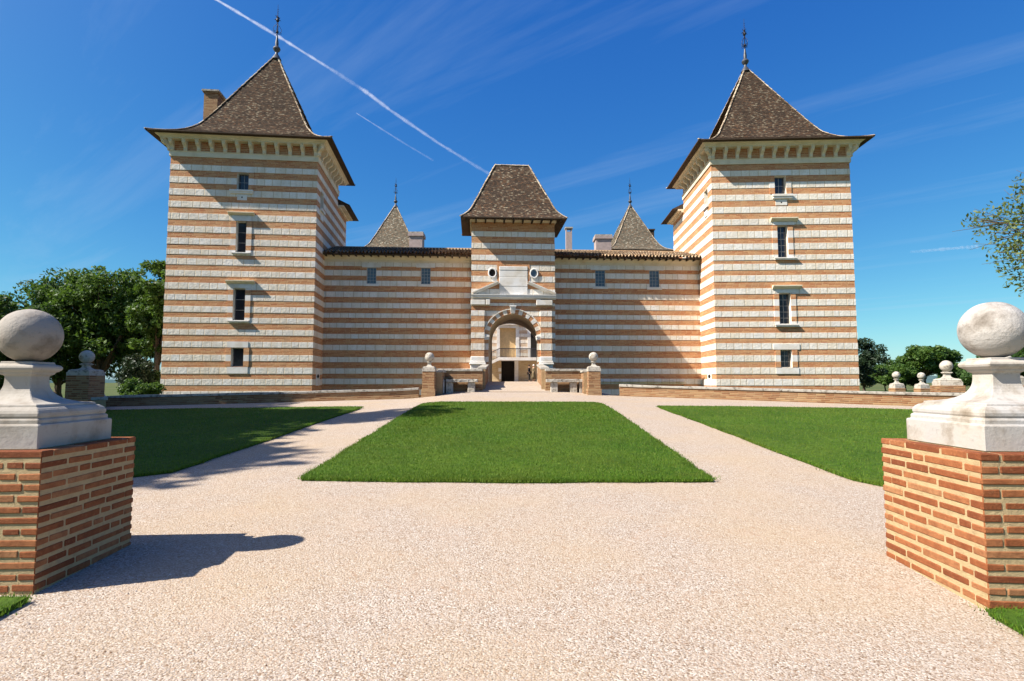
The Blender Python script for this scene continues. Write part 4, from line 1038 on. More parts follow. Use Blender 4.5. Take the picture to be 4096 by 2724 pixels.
# loose stones lying on the near gravel
def pebbles(n, seed):
    rr = np.random.default_rng(seed); y = 1.7+7.5*rr.random(n)**1.8; x = rr.uniform(-1, 1, n)*(.3+y*.93)
    k = (np.abs(x) < 4.6) & ~((x < -3.3) & (y < 5.6)) & ~((x > 3.05) & (y < 5.2)); k &= ~((np.abs(x) < 3) & (y > 8)); x, y = x[k], y[k]; n = len(x)
    s = rr.uniform(.002, .0042, n)*(1+1.6*(rr.random(n) > .975))
    O = np.array([(1,0,0),(0,1,0),(-1,0,0),(0,-1,0),(0,0,1),(.7,.7,.5),(-.7,.6,.45),(0,0,-.5)], float)[[0,1,2,3,4]]
    base = np.tile(O[None], (n, 1, 1))*rr.uniform(.6, 1.3, (n, 5, 3)); base[:, :, 2] = np.abs(base[:, :, 2])*.85; base[:, :4, 2] = -.1
    a = rr.uniform(0, 6.28, n); c, s_ = np.cos(a)[:, None], np.sin(a)[:, None]
    X = base[:, :, 0]*c-base[:, :, 1]*s_; Y = base[:, :, 0]*s_+base[:, :, 1]*c
    top = rr.uniform(-.5, .5, (n, 2)); X[:, 4] += top[:, 0]; Y[:, 4] += top[:, 1]
    V = np.stack([X*s[:, None]+x[:, None], Y*s[:, None]+y[:, None], base[:, :, 2]*s[:, None]+H(x, y)[:, None]+.001], 2).reshape(-1, 3)
    F = (np.array([[0,1,4],[1,2,4],[2,3,4],[3,0,4]])[None]+5*np.arange(n)[:, None, None]).reshape(-1, 3)
    return arr_mesh('loose_gravel', V, F, mat_random('gravel_chips', [(0, (.14,.08,.045)), (.2, (.31,.23,.165)), (.3, (.42,.35,.29)), (.75, (.49,.43,.375)), (1, (.60,.56,.52))]))
tag(pebbles(75000, 9), 'loose pale gravel chips on the drive', 'gravel', kind='stuff')

# ------------------------------------------------------------------ ball piers
BRK_M = mat_random('hand_made_bricks', [(0, (.17,.048,.019)), (.35, (.255,.082,.030)), (.7, (.32,.118,.046)), (1, (.36,.175,.08))], .85)
MORTAR = mat_stone('rough_sandy_mortar', (.44,.33,.18), (.26,.18,.095), .45, 14, bump=.02, wash=(.38,.27,.15))
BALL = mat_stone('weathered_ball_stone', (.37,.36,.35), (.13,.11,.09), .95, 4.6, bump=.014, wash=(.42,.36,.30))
BALL_D = mat_stone('darker_ball_stone', (.29,.265,.235), (.10,.08,.06), .95, 3.6, bump=.014, wash=(.28,.22,.17))  # darker tone for the left pier's ball
CAP_D = mat_stone('shaded_cap_stone', (.36,.34,.31), (.16,.125,.09), .7, 2.6, bump=.009, wash=(.33,.26,.17))  # left cap: its shade put into a darker colour, with dirt blotches
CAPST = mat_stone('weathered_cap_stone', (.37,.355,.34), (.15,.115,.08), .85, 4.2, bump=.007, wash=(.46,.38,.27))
def brick_shaft(w, h, courses, seed, wd=None):
    rng = random.Random(seed); mb = MB(); hw = w/2; ch = h/courses; bh = ch*.61
    mb.box(-hw+.006, hw-.006, -hw+.006, hw-.006, -.35, h-.004, 1)
    def side(ax, off0, off1, z0, z1, full):
        L0, L1 = (-hw, hw) if full else (-hw+.13, hw-.13)
        x = L0; first = True
        opts = [.42, .28, .42, .14, .28]
        st = rng.random()
        while x < L1-.02:
            l = rng.choice(opts)
            if x == L0 and not full: l = rng.choice([.2, .28, .35])
            if L1-(x+l) < .09: l = L1-x
            j = [rng.uniform(-.0025, .0025) for _ in range(4)]
            a, b = x+(0 if x == L0 else .011), x+l-(0 if x+l >= L1-1e-6 else .011)
            if full is False and x == L0: a += .0
            d = rng.uniform(-.003, .003) if True else 0
            zt = z1+rng.uniform(-.004, .003); zb = z0+rng.uniform(-.003, .004); o = hw+d; i = hw-.12
            bx = [(a, -o), (b, -o), (b, -i), (a, -i)]
            def rt(p):
                for _ in range(ax): p = (-p[1], p[0])
                return p
            Q = [rt(p) for p in bx]; tilt = rng.uniform(-.003, .003)
            lo = [Vector((*q, zb+j[k])) for k, q in enumerate(Q)]; hi = [Vector((*q, zt+j[3-k]+(tilt if k in (1, 2) else 0))) for k, q in enumerate(Q)]
            mb.sweep([lo, hi], 0)
            x += l
    for c in range(courses):
        z0 = c*ch+(ch-bh); z1 = z0+bh
        for ax in range(4): side(ax, 0, 0, z0, z1, (ax+c) % 2 == 0)
    return mb
def cap_rings(s=1.0, zb=0.0):
    """Square bell-shaped pedestal: (half width, height)."""
    P = [(.435,0),(.435,.20),(.428,.207),(.412,.207),(.412,.245),(.405,.252),(.394,.255),(.402,.275),(.402,.30),(.39,.325),(.37,.343),(.345,.350),(.342,.372),(.326,.374)]
    n = 12
    for i in range(n+1):
        t = i/n; P.append((.105+(.318-.105)*(1-math.sin(t*math.pi/2))**1.25, .378+.225*t**1.0 if False else .378+.222*(1-math.cos(t*math.pi/2))))
    P += [(.105,.625),(.112,.632),(.126,.640),(.132,.650),(.132,.660),(.148,.668),(.163,.682),(.169,.700),(.165,.718),(.152,.730),(.132,.734),(.128,.745),(.128,.758),(.09,.760)]
    return [(a*s, zb+b*s) for a, b in P]
def sq_lathe(mb, P):
    mb.sweep([[Vector((sx*r, sy*r, z)) for sx, sy in ((-1,-1),(1,-1),(1,1),(-1,1))] for r, z in P])
def sphere(mb, r, c, seg=48, rings=26, flat=.99):
    R_ = []
    for i in range(1, rings):
        t = math.pi*i/rings; R_.append([Vector((c[0]+r*math.sin(t)*math.cos(2*math.pi*k/seg), c[1]+r*math.sin(t)*math.sin(2*math.pi*k/seg), c[2]-r*math.cos(t))) for k in range(seg)])
    mb.sweep(R_)
def ball_pier(x, y, w, brick_h, courses, label, seed, s=1.0, rz=0.0, ball_r=.226, big=True, z=None, zs=None, group='brick piers topped by stone balls', brick=True):
    z0 = hz(x, y) if z is None else z
    root = empty('ball_pier', (x, y, z0), rz); tag(root, label, 'pier', group)
    if brick:
        if big: o = brick_shaft(w, brick_h, courses, seed).build('brick_shaft', [BRK_M, MORTAR], root, bevel=.006)
        else:
            m = MB(); hw = w/2; m.box(-hw, hw, -hw, hw, .25, brick_h); m.box(-hw-.04, hw+.04, -hw-.04, hw+.04, -.5, .25); m.build('brick_shaft', OLDBRICK, root, bevel=.01)
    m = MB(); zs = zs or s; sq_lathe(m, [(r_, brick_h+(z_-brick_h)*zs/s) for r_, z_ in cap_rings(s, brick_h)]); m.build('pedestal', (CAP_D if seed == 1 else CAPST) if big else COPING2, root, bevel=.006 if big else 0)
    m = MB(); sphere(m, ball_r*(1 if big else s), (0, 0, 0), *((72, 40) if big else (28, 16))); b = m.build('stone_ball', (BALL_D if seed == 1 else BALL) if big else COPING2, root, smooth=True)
    b.location = (0, 0, brick_h+.757*zs+ball_r*(1 if big else s)*.985)
    b.rotation_euler = (seed*.7, seed*.4, seed)
    if big:
        # worn surface
        tex = bpy.data.textures.new('wear', 'CLOUDS'); tex.noise_scale = .12
        md = b.modifiers.new('wear', 'DISPLACE'); md.texture = tex; md.strength = .006; md.mid_level = .5
    return root
COPING2 = mat_stone('mossy_grey_stone', (.42,.39,.345), (.075,.062,.048), .95, 7, bump=.01, wash=(.42,.36,.27))
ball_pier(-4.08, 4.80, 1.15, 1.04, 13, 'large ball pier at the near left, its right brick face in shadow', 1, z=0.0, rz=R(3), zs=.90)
ball_pier(3.82, 4.50, 1.15, 1.06, 13, 'large ball pier at the near right, its left brick face in full sun', 2, z=0.0, rz=R(-3), zs=.90)
# far piers
def far_pier(px, pybase, Y, w, bh, s, label, seed, **k):
    p = at(px, pybase, Y); return ball_pier(p.x, Y+w/2, w, bh, 0, label, seed, s=s, big=False, z=p.z, **k)
far_pier(1713, 1578, 26.3, .56, 1.06, .68, 'small ball pier at the end of the left bench wall, mostly in shade', 3, ball_r=.215/.68, zs=.62)
far_pier(2379, 1577, 26.3, .56, 1.06, .68, 'small ball pier at the end of the right bench wall, brick front sunlit', 4, ball_r=.215/.68, zs=.62)
pl = far_pier(300, 1668, 19.6, .80, 1.42, .90, 'ball pier at the far left corner in front of the dark trees', 5, ball_r=.26, rz=0.0, zs=.56)
pr_ = far_pier(3828, 1626, 22.0, .86, .80, .86, 'ball pier at the far right end of the low moat wall', 6, ball_r=.26, rz=R(-15), zs=.72)
far_pier(3604, 1600, 30.0, .55, .62, .58, 'small ball pedestal behind the right moat wall, nearer the tower', 7, ball_r=.33, zs=.66)
far_pier(3705, 1600, 31.0, .55, .62, .58, 'small ball pedestal in tree shade behind the right moat wall', 8, ball_r=.33, zs=.66)
far_pier(4075, 1620, 22.0, .95, .75, 1.0, 'ball pier partly hidden behind the near right ball pier', 9, ball_r=.235)

# ------------------------------------------------------------------ low walls
def wall_run(pts, h, thick, name, label, cat, zf=None, coping=.11, seedv=0, group=None, cop_out=.05, zs=None, brick=None):
    """pts: plan polyline; the wall follows the ground below it."""
    root = empty(name, (pts[0][0], pts[0][1], 0)); tag(root, label, cat, group); ox, oy = pts[0]
    P = []; 
    for i, (a, b) in enumerate(zip(pts[:-1], pts[1:])):
        m = max(1, int(math.hypot(b[0]-a[0], b[1]-a[1])/.8))
        for k in range(m+(1 if i == len(pts)-2 else 0)): P.append((a[0]+(b[0]-a[0])*k/m, a[1]+(b[1]-a[1])*k/m))
    def rings(o, za, zb, jit=0.0):
        rng = random.Random(seedv); out = []
        for i, p in enumerate(P):
            q0 = P[max(0, i-1)]; q1 = P[min(len(P)-1, i+1)]; d = Vector((q1[0]-q0[0], q1[1]-q0[1])).normalized(); n = Vector((d.y, -d.x))
            g = zs(p[0], p[1]) if zs else hz(*p)
            j = rng.uniform(-jit, jit); f = Vector(p)+n*(o); b = Vector(p)-n*(thick+o)
            out.append([Vector((f.x-ox, f.y-oy, g+za)), Vector((f.x-ox, f.y-oy, g+zb+j)), Vector((b.x-ox, b.y-oy, g+zb+j)), Vector((b.x-ox, b.y-oy, g+za))])
        return out
    def put(mb, rg, m):
        L = 0
        for a, b in zip(rg[:-1], rg[1:]):
            d = (b[0]-a[0]).length
            for k in range(4):
                q = (k+1) % 4; h0, h1 = (0, (a[q]-a[k]).length)
                base = 0 if k != 0 else a[0].z*0
                mb.face([a[k], b[k], b[q], a[q]], m, [(L, h0), (L+d, h0), (L+d, h1), (L, h1)])
            L += d
        mb.face(rg[0], m); mb.face(rg[-1][::-1], m)
    mb = MB(); put(mb, rings(0, -.6, h-coping), 0); mb.build('brickwork', brick or OLDBRICK, root)
    cb = MB(); put(cb, rings(cop_out, h-coping+.002, h, .012), 0); cb.build('coping', COPING, root, bevel=.015)
    return root
wall_run(LWALL[::-1], .47, .42, 'moat_wall', 'low pale coped moat wall running left in front of the left tower', 'wall', seedv=1, group='low walls along the moat')
wall_run(RWALL, .53, .42, 'moat_wall', 'low blackened moat wall running right in front of the right tower', 'wall', seedv=2, group='low walls along the moat')
wall_run([(-14.2, 20.0), (-17.6, 24.6)], .55, .4, 'moat_wall', 'short shaded wall between the far left ball pier and the moat wall', 'wall', seedv=3, group='low walls along the moat')
wall_run([(17.3, 21.3), (27, 22.5)], .55, .4, 'moat_wall', 'low wall beyond the far right ball pier', 'wall', seedv=4, group='low walls along the moat')
# bench walls, side returns and bridge parapets
def gx(px, py, Y): return at(px, py, Y).x
yb = 28.0
LB0, LB1 = gx(1752, 1500, yb), gx(1930, 1500, yb); RB0, RB1 = gx(2181, 1500, yb), gx(2352, 1500, yb)
zb_ = lambda x, y: EYE-.44
wall_run([(LB0, yb), (LB1, yb)], 1.10, .38, 'bench_wall', 'old brick wall behind the left stone bench, in half shade', 'wall', zs=zb_, group='brick walls behind the benches')
wall_run([(RB0, yb), (RB1, yb)], 1.10, .38, 'bench_wall', 'old brick wall behind the right stone bench, sunlit', 'wall', zs=zb_, group='brick walls behind the benches')
for side, xa, lab in ((-1, LB0, 'shaded side wall between left ball pier and bench wall'), (1, RB1, 'sunlit side wall between right ball pier and bench wall')):
    if side < 0: wall_run([(xa, yb+.38), (xa-.02, 26.9)], 1.06, .36, 'return_wall', lab, 'wall', zs=lambda x, y: EYE-.48)
    else: wall_run([(xa+.0, 26.9), (xa+.02, yb+.38)], 1.06, .36, 'return_wall', lab, 'wall', zs=lambda x, y: EYE-.48)
# bridge
bl, br = FP.world(ax-aw+.02, 0), FP.world(ax+aw-.02, 0)
nl, nr = gx(1941, 1543, 28.42), gx(2166, 1543, 28.42)
def zr(x, y): return EYE+float(np.interp(y, [28, 29.2, 36.1], [-.42, -.18, .05]))
wall_run([(nl, 28.42), (bl.x-.03, 35.72)], 1.12, .34, 'bridge_parapet', 'left parapet of the moat bridge, inner side in shade', 'parapet', zs=lambda x, y: EYE+float(np.interp(y, [28, 36], [-.38, .02])), group='bridge parapets')
wall_run([(br.x+.03, 35.95), (nr, 28.42)], 1.12, .34, 'bridge_parapet', 'right parapet of the moat bridge, inner side sunlit', 'parapet', zs=lambda x, y: EYE+float(np.interp(y, [28, 36], [-.38, .02])), group='bridge parapets')
bd = MB(); ys = [27.6, 28.4, 29.2, 31, 33, 35, 36.0, 37, 39.6, 45]
for a, b in zip(ys[:-1], ys[1:]):
    za, zb2 = [EYE+float(np.interp(q, [27.6, 28.4, 29.2, 31, 33, 36.05, 45], [-.46, -.36, -.17, -.10, -.04, .05, .055]))+.012 for q in (a, b)]
    xl = lambda q: float(np.interp(q, [28.4, 36], [nl-.2, bl.x-.35])) if q >= 28.3 else nl-1.6
    xr = lambda q: float(np.interp(q, [28.4, 36], [nr+.2, br.x+.35])) if q >= 28.3 else nr+1.6
    bd.face([(xl(a), a, za), (xr(a), a, za), (xr(b), b, zb2), (xl(b), b, zb2)])
    bd.face([(xl(a), a, za-.5), (xl(a), a, za), (xl(b), b, zb2), (xl(b), b, zb2-.5)]); bd.face([(xr(a), a, za-.5), (xr(a), a, za), (xr(b), b, zb2), (xr(b), b, zb2-.5)])
tag(bd.build('bridge_deck', GRAV), kind='structure')
# stone benches
def bench(x0, x1, y, z, label, legs, ends):
    root = empty('stone_bench', ((x0+x1)/2, y, z)); tag(root, label, 'bench', 'stone benches beside the bridge'); xm = (x0+x1)/2
    m = MB(); n = 10; th = .15; rng = random.Random(5)
    pts = [Vector((x0-xm+(x1-x0)*i/n, 0, 0)) for i in range(n+1)]
    m.sweep([[Vector((p.x, -.30+rng.uniform(-.015, .015), .60-th)), Vector((p.x, -.30+rng.uniform(-.02, .02), .60+rng.uniform(-.012, .012))), Vector((p.x, .22, .60+rng.uniform(-.008, .008))), Vector((p.x, .22, .60-th))] for p in pts])
    m.build('seat', COPING, root, bevel=.015)
    for lx in legs:
        m = MB(); m.box(lx-xm-.17, lx-xm+.17, -.20, .20, -.1, .60-th-.002); m.build('leg', COPING2, root, bevel=.02)
    return root
zbn = EYE-.44
bench(gx(1786, 1516, 27.7), gx(1912, 1516, 27.7), 27.7, zbn, 'weathered stone bench left of the bridge, in deep shade', [gx(1795, 1540, 27.7)+.05, gx(1886, 1540, 27.7)], None)
bench(gx(2184, 1519, 27.7), gx(2350, 1519, 27.7), 27.7, zbn, 'weathered stone bench right of the bridge, seat top in sun', [gx(2216, 1550, 27.7), gx(2293, 1550, 27.7), gx(2330, 1550, 27.7)], None)
m = MB(); xq = gx(1760, 1550, 27.5); m.box(xq-.22, xq+.22, 27.2, 27.95, zbn-.1, zbn+.58)
tag(m.build('stone_block', COPING2, bevel=.04), 'rough stone block in the dark corner left of the shaded bench', 'stone block')

# ------------------------------------------------------------------ two visitors
def person(loc, rz, h, label, coat, legs_c, hair, skirt=False, lean=0.0, arm_out=0.0):
    root = empty('person', loc, rz); tag(root, label, 'person', 'two visitors talking in the gateway')
    s = h/1.75
    SK = mat_plain('skin_'+label[:5].strip(), (.50,.30,.20), .6)
    J = {'pel': (0,0,.95,.14), 'wst': (0,0,1.10,.125), 'chs': (0,.0,1.30,.155), 'nck': (0,.0,1.47,.058), 'hd0': (0,-.01,1.56,.075), 'hd1': (0,-.01,1.67,.088), 'hd2': (0,0,1.74,.05),
         'lh': (-.09,0,.90,.095), 'lk': (-.10,-.02,.50,.062), 'la': (-.10,.02,.10,.042), 'lt': (-.11,-.13,.035,.04),
         'rh': (.09,0,.90,.095), 'rk': (.11,.01,.50,.062), 'ra': (.12,.05,.10,.042), 'rt': (.13,-.10,.035,.04),
         'ls': (-.19,0,1.40,.062), 'le': (-.25,.03,1.12,.045), 'lw': (-.22-arm_out,-.10,.90,.032), 'lf': (-.22-arm_out,-.14,.82,.03),
         'rs': (.19,0,1.40,.062), 're': (.25,.03,1.12,.045), 'rw': (.20+arm_out,-.16,1.00,.032), 'rf': (.19+arm_out,-.22,.95,.03)}
    def skin(name, edges, mat, k=1.0, grow=0.0):
        ks = []; [ks.append(a) for e in edges for a in e if a not in ks]
        me = bpy.data.meshes.new(name); me.from_pydata([Vector(J[a][:3])*s for a in ks], [(ks.index(a), ks.index(b)) for a, b in edges], [])
        o = bpy.data.objects.new(name, me); COL.objects.link(o); o.parent = root; me.materials.append(mat)
        md = o.modifiers.new('skin', 'SKIN')
        for i, a in enumerate(ks): r = J[a][3]*s+grow; me.skin_vertices[0].data[i].radius = (r*(1.15 if a in ('chs', 'wst', 'pel') else 1), r*(.85 if a in ('chs', 'wst', 'pel') else 1))
        me.skin_vertices[0].data[0].use_root = True
        sb = o.modifiers.new('sub', 'SUBSURF'); sb.levels = 2; sb.render_levels = 2; return o
    B = [('pel','wst'),('wst','chs'),('chs','nck'),('nck','hd0'),('hd0','hd1'),('hd1','hd2'),('pel','lh'),('lh','lk'),('lk','la'),('la','lt'),('pel','rh'),('rh','rk'),('rk','ra'),('ra','rt'),
         ('chs','ls'),('ls','le'),('le','lw'),('lw','lf'),('chs','rs'),('rs','re'),('re','rw'),('rw','rf')]
    skin('body', B, SK)
    skin('jacket', [('pel','wst'),('wst','chs'),('chs','ls'),('ls','le'),('le','lw'),('chs','rs'),('rs','re'),('re','rw')], coat, grow=.016)
    if skirt:
        m = MB(); m.lathe([(.15*s, 1.12*s), (.19*s, .9*s), (.22*s, .6*s), (.25*s, .30*s), (.23*s, .30*s), (.1*s, 1.0*s)], 16); m.build('skirt', legs_c, root, smooth=True)
    else:
        skin('trousers', [('pel','lh'),('lh','lk'),('lk','la'),('pel','rh'),('rh','rk'),('rk','ra')], legs_c, grow=.014)
    m = MB(); R_ = []
    for i in range(1, 9):
        t = math.pi*.62*i/8; R_.append([Vector((.105*s*math.sin(t)*math.cos(a), .022*s+.112*s*math.sin(t)*math.sin(a), 1.665*s+.115*s*math.cos(t)+(.03*s if math.sin(a) < -.3 and i > 5 else 0))) for a in [2*math.pi*q/14 for q in range(14)]])
    m.sweep(R_); m.build('hair', hair, root, smooth=True)
    m = MB(); m.box(-.014*s, .014*s, -.115*s, -.08*s, 1.60*s, 1.64*s); m.box(-.045*s, -.02*s, -.092*s, -.085*s, 1.645*s, 1.655*s); m.box(.02*s, .045*s, -.092*s, -.085*s, 1.645*s, 1.655*s); m.box(-.03*s, .03*s, -.090*s, -.08*s, 1.565*s, 1.573*s)
    m.build('face', mat_plain('face_'+label[:5].strip(), (.38,.2,.14), .6), root)
    return root
DARKC = mat_plain('black_cloth', (.012,.011,.014), .9); OLIVE = mat_plain('olive_cloth', (.13,.10,.055), .9); WHITEH = mat_plain('white_hair', (.75,.73,.70), .8); DKH = mat_plain('dark_hair', (.05,.03,.02), .8)
PY = 54.0; fz = FLOOR+.006
person((gx(2117, 1500, PY), PY, fz), R(75), 1.62, 'person in black jacket and trousers standing left in the gateway, facing the other', DARKC, DARKC, DKH, arm_out=.03)
person((gx(2134, 1500, PY), PY-.1, fz), R(-60), 1.62, 'white haired person in a long olive coat standing right in the gateway', OLIVE, OLIVE, WHITEH, skirt=True)

# ------------------------------------------------------------------ trees
BARK = mat_stone('tree_bark', (.10,.075,.05), (.03,.022,.015), .6, 4, bump=.02, wash=(.14,.11,.08))
LEAF_D = mat_leaf('dark_oak_leaves', (.016,.046,.013), (.075,.140,.028)); LEAF_M = mat_leaf('fresh_oak_leaves', (.024,.070,.014), (.095,.165,.028)); LEAF_C = mat_leaf('conifer_needles', (.010,.026,.012), (.030,.055,.022), .15)
def leaf_cloud(name, C, n, size, spread, mat, parent, rr, squash=.75):
    """C: clump centres (k,3) with radii (k,) -> n small pointed leaves."""
    cc, cr_ = C
    w = cr_**2; idx = rr.choice(len(cc), n, p=w/w.sum())
    d = rr.normal(size=(n, 3)); d /= np.linalg.norm(d, axis=1)[:, None]; rad = rr.random(n)**.45*spread
    P = cc[idx]+d*(rad*cr_[idx])[:, None]*np.array([1, 1, squash])
    nrm = rr.normal(size=(n, 3))+np.array([0, 0, .7]); nrm /= np.linalg.norm(nrm, axis=1)[:, None]
    a = rr.normal(size=(n, 3)); a -= (a*nrm).sum(1)[:, None]*nrm; a /= np.linalg.norm(a, axis=1)[:, None]; b = np.cross(nrm, a)
    s = (size*rr.uniform(.6, 1.35, n))[:, None]
    v = np.stack([P-a*s, P+b*s*.42-nrm*s*.1, P+a*s, P-b*s*.42-nrm*s*.1], 1).reshape(-1, 3)
    return arr_mesh(name, v, np.arange(4*n).reshape(-1, 4), mat, parent)
def tree(x, y, z, h, rx, ry, crown_lo, n, leaf, size, seed, label, clumps=60, crad=(.10, .20), trunk_r=None, top=1.0, cat='tree', name='broadleaf_tree', group=None, hollow=.45, shape=1.0, stems=1):
    rr = np.random.default_rng(seed); root = empty(name, (x, y, z)); tag(root, label, cat, group)
    zc = (h+crown_lo)/2; rz_ = (h-crown_lo)/2
    d = rr.normal(size=(clumps, 3)); d /= np.linalg.norm(d, axis=1)[:, None]; rad = (hollow+(1-hollow)*rr.random(clumps))
    c = d*rad[:, None]*np.array([rx, ry, rz_])*.86
    if shape != 1.0: k = 1-np.clip(c[:, 2]/rz_, -1, 1)*(1-shape); c[:, 0] *= k; c[:, 1] *= k
    c[:, 2] += zc
    r = rr.uniform(crad[0], crad[1], clumps)*(rx+ry+rz_)/3*1.6
    leaf_cloud('crown', (c, r), n, size, 1.0, leaf, root, rr)
    m = MB(); tr = trunk_r or h*.028
    fork = [(rr.uniform(-.1, .1), rr.uniform(-.1, .1), crown_lo*.75+.02*h)]
    m.tube([(0, 0, -.4), (0, 0, 0), (fork[0][0]*.5, fork[0][1]*.5, crown_lo*.4), fork[0], (fork[0][0]*2, fork[0][1]*2, zc)], [tr*1.5, tr*1.1, tr*.85, tr*.75, tr*.35], 8)
    F = Vector(fork[0])
    for i in rr.choice(clumps, min(clumps, 26), replace=False):
        e = Vector(c[i]); mid = F.lerp(e, .45)+Vector((rr.normal()*.05*rx, rr.normal()*.05*ry, .12*rz_)); st = F+Vector((0, 0, max(0, (e.z-F.z))*rr.uniform(0, .35)))
        m.tube([st, mid, e], [tr*.38, tr*.2, tr*.06], 5)
    m.build('trunk', BARK, root, smooth=True)
    return root
GL = 'trees beyond the left wall'
def T(px, Y, top_y, zbase): return gx(px, 1500, Y), at(px, top_y, Y).z-zbase
TREES = [  # px, depth, photo row of the top, base z, rx, leaves, seed, label, crown_lo, leaf material, clumps
    (232, 44, 1035, .6, 5.0, 26000, 1, 'broad dark oak left of centre in the left tree group', .4, LEAF_D, 95),
    (395, 42, 995, .6, 4.2, 26000, 2, 'tall full oak in the middle of the left tree group', .8, LEAF_M, 95),
    (520, 45, 1050, .6, 3.6, 20000, 3, 'rounded bright green oak right in the left tree group', 1.6, LEAF_M, 85),
    (628, 40, 1010, .6, 2.3, 15000, 4, 'light green tree rising against the left tower edge', 1.6, LEAF_M, 60),
    (90, 40, 1150, .5, 3.6, 20000, 5, 'low dark oak behind the near left ball', .3, LEAF_D, 60),
    (-20, 38, 1215, .5, 3.0, 16000, 6, 'dark tree at the left picture edge', .2, LEAF_D, 50)]
for px, Y, ty, zb3, rx, n, sd, lab, lo, lm, cl in TREES:
    x, h = T(px, Y, ty, zb3); tree(x, Y, zb3, h, rx, rx*.9, lo, n, lm, .16, sd, lab, clumps=cl*2, crad=(.07, .15), group=GL, hollow=.3)
x, h = T(500, 36, 1400, .4); tree(x, 37, .4, h, .8, .8, .2, 7000, LEAF_C, .12, 21, 'dark narrow conifer below the oaks at left', clumps=26, name='conifer', crad=(.3, .45), trunk_r=.12, cat='tree')
x, h = T(565, 33, 1520, .35); tree(x, 33, .35, h, 1.3, .9, .0, 7000, LEAF_M, .09, 22, 'low sunlit green bush at the foot of the left tower', clumps=26, name='bush', crad=(.2, .32), trunk_r=.05, cat='bush', hollow=.2)
x, h = T(622, 38, 1480, .35); tree(x, 38, .35, h, 1.1, 1.0, .0, 7000, LEAF_D, .11, 23, 'dark clipped shrub beside the left tower', clumps=26, name='bush', crad=(.25, .35), trunk_r=.05, cat='bush', hollow=.2)
GR = 'trees beyond the right tower'
TR = [(3455, 58, 1330, .5, 2.6, 12000, 31, 'ragged dark conifer just right of the right tower', .4, LEAF_C, 50, .5, .14),
      (3700, 75, 1374, .5, 5.2, 20000, 32, 'round topped green oak on the right horizon', 2.2, LEAF_M, 55, 1.0, .22),
      (3540, 70, 1455, .5, 3.6, 12000, 33, 'low green tree between the tower and the round oak', .6, LEAF_M, 40, 1.0, .2),
      (3620, 78, 1440, .5, 3.4, 9000, 37, 'dark green tree filling in left of the round oak', .6, LEAF_D, 40, 1.0, .2),
      (3850, 80, 1450, .5, 4.5, 12000, 34, 'low dark tree right of the round oak', .6, LEAF_D, 45, 1.0, .2),
      (3990, 66, 1475, .5, 4.2, 10000, 38, 'low tree behind the near right ball pier', .6, LEAF_D, 40, 1.0, .2),
      (4120, 50, 1360, .5, 4.4, 14000, 35, 'dark leafy tree behind the near right ball at the picture edge', 1.0, LEAF_D, 50, 1.0, .18)]
for px, Y, ty, zb3, rx, n, sd, lab, lo, lm, cl, shp, sz in TR:
    x, h = T(px, Y, ty, zb3); tree(x, Y, zb3, h, rx, rx*.9, lo, n, lm, sz, sd, lab, clumps=cl, group=GR, shape=shp, hollow=.3)
# the overhanging tree at the right edge: trunk out of frame, its branches reach in
def branch_tree():
    rr = np.random.default_rng(51); root = empty('broadleaf_tree', (21.6, 15.5, .6)); tag(root, 'thin leafed branches of a near tree hanging in at the upper right edge', 'tree')
    Y = 15.5; cen = []; rad = []
    tips = [(3925,880,.55),(3960,930,.5),(4010,850,.7),(4060,900,.8),(4040,980,.7),(4090,1040,.8),(4000,1010,.45),(4080,1120,.5),(4050,1075,.4),(4110,1150,.5),(4100,760,.5),(4120,830,.9),(4130,950,1.0),(4090,720,.3),(4150,1060,.9),(4180,900,1.2),(4250,1000,1.3),(4200,780,1.0),(4350,900,1.5),(3885,885,.3),(4300,750,1.2),(4350,1100,1.3),(4085,755,.3)]
    m = MB(); m.tube([(0,0,-.5),(0,0,1.5),(.2,.1,3.5),(-.2,0,6.5),(0,.2,10)], [.42,.32,.27,.2,.05], 9)
    for px, py, r in tips:
        p = at(px, py, Y+rr.uniform(-1, 1)); c = Vector((p.x-21.6, p.y-15.5, p.z-.6)); cen.append(c); rad.append(r*.85)
        s = Vector((0, 0, max(2.8, c.z*.75))); mid = s.lerp(c, .5)+Vector((0, 0, .5)); m.tube([s, mid, c], [.07, .035, .01], 5)
        for q in range(5):
            e = c+Vector(rr.normal(size=3))*r*.5; m.tube([mid.lerp(c, .8), e], [.012, .004], 4)
    for q in range(30):
        a = rr.uniform(0, 6.28); R0 = rr.uniform(1, 4); c = Vector((abs(math.cos(a)*R0)+.5, math.sin(a)*R0, rr.uniform(3.5, 9.5))); cen.append(c); rad.append(1.2)
    leaf_cloud('crown', (np.array([tuple(c) for c in cen]), np.array(rad)), 17000, .062, 1.0, mat_leaf('olive_leaves', (.05,.085,.022), (.15,.19,.05)), root, rr)
    m.build('trunk', BARK, root, smooth=True)
branch_tree()
# tall trees just outside the frame on the left: they throw the shade on the left lawn
for i, (x, y, h, r) in enumerate(((-21.3, 11.5, 18.5, 5.0), (-19.4, 5.2, 16.0, 5.0), (-25.5, 19.0, 15.5, 5.0), (-21.5, 16.5, 13.5, 4.4))):
    tree(x, y, .5, h, r, r, 2.6, 30000, LEAF_D, .28, 70+i, ['tall shade tree left of the shaded lawn', 'smaller shade tree nearest the camera, left of the drive', 'shade tree behind the tall one at the lawn edge', 'outer shade tree further left of the lawn'][i], clumps=75, crad=(.13, .22), group='shade trees beside the left lawn', hollow=.2)

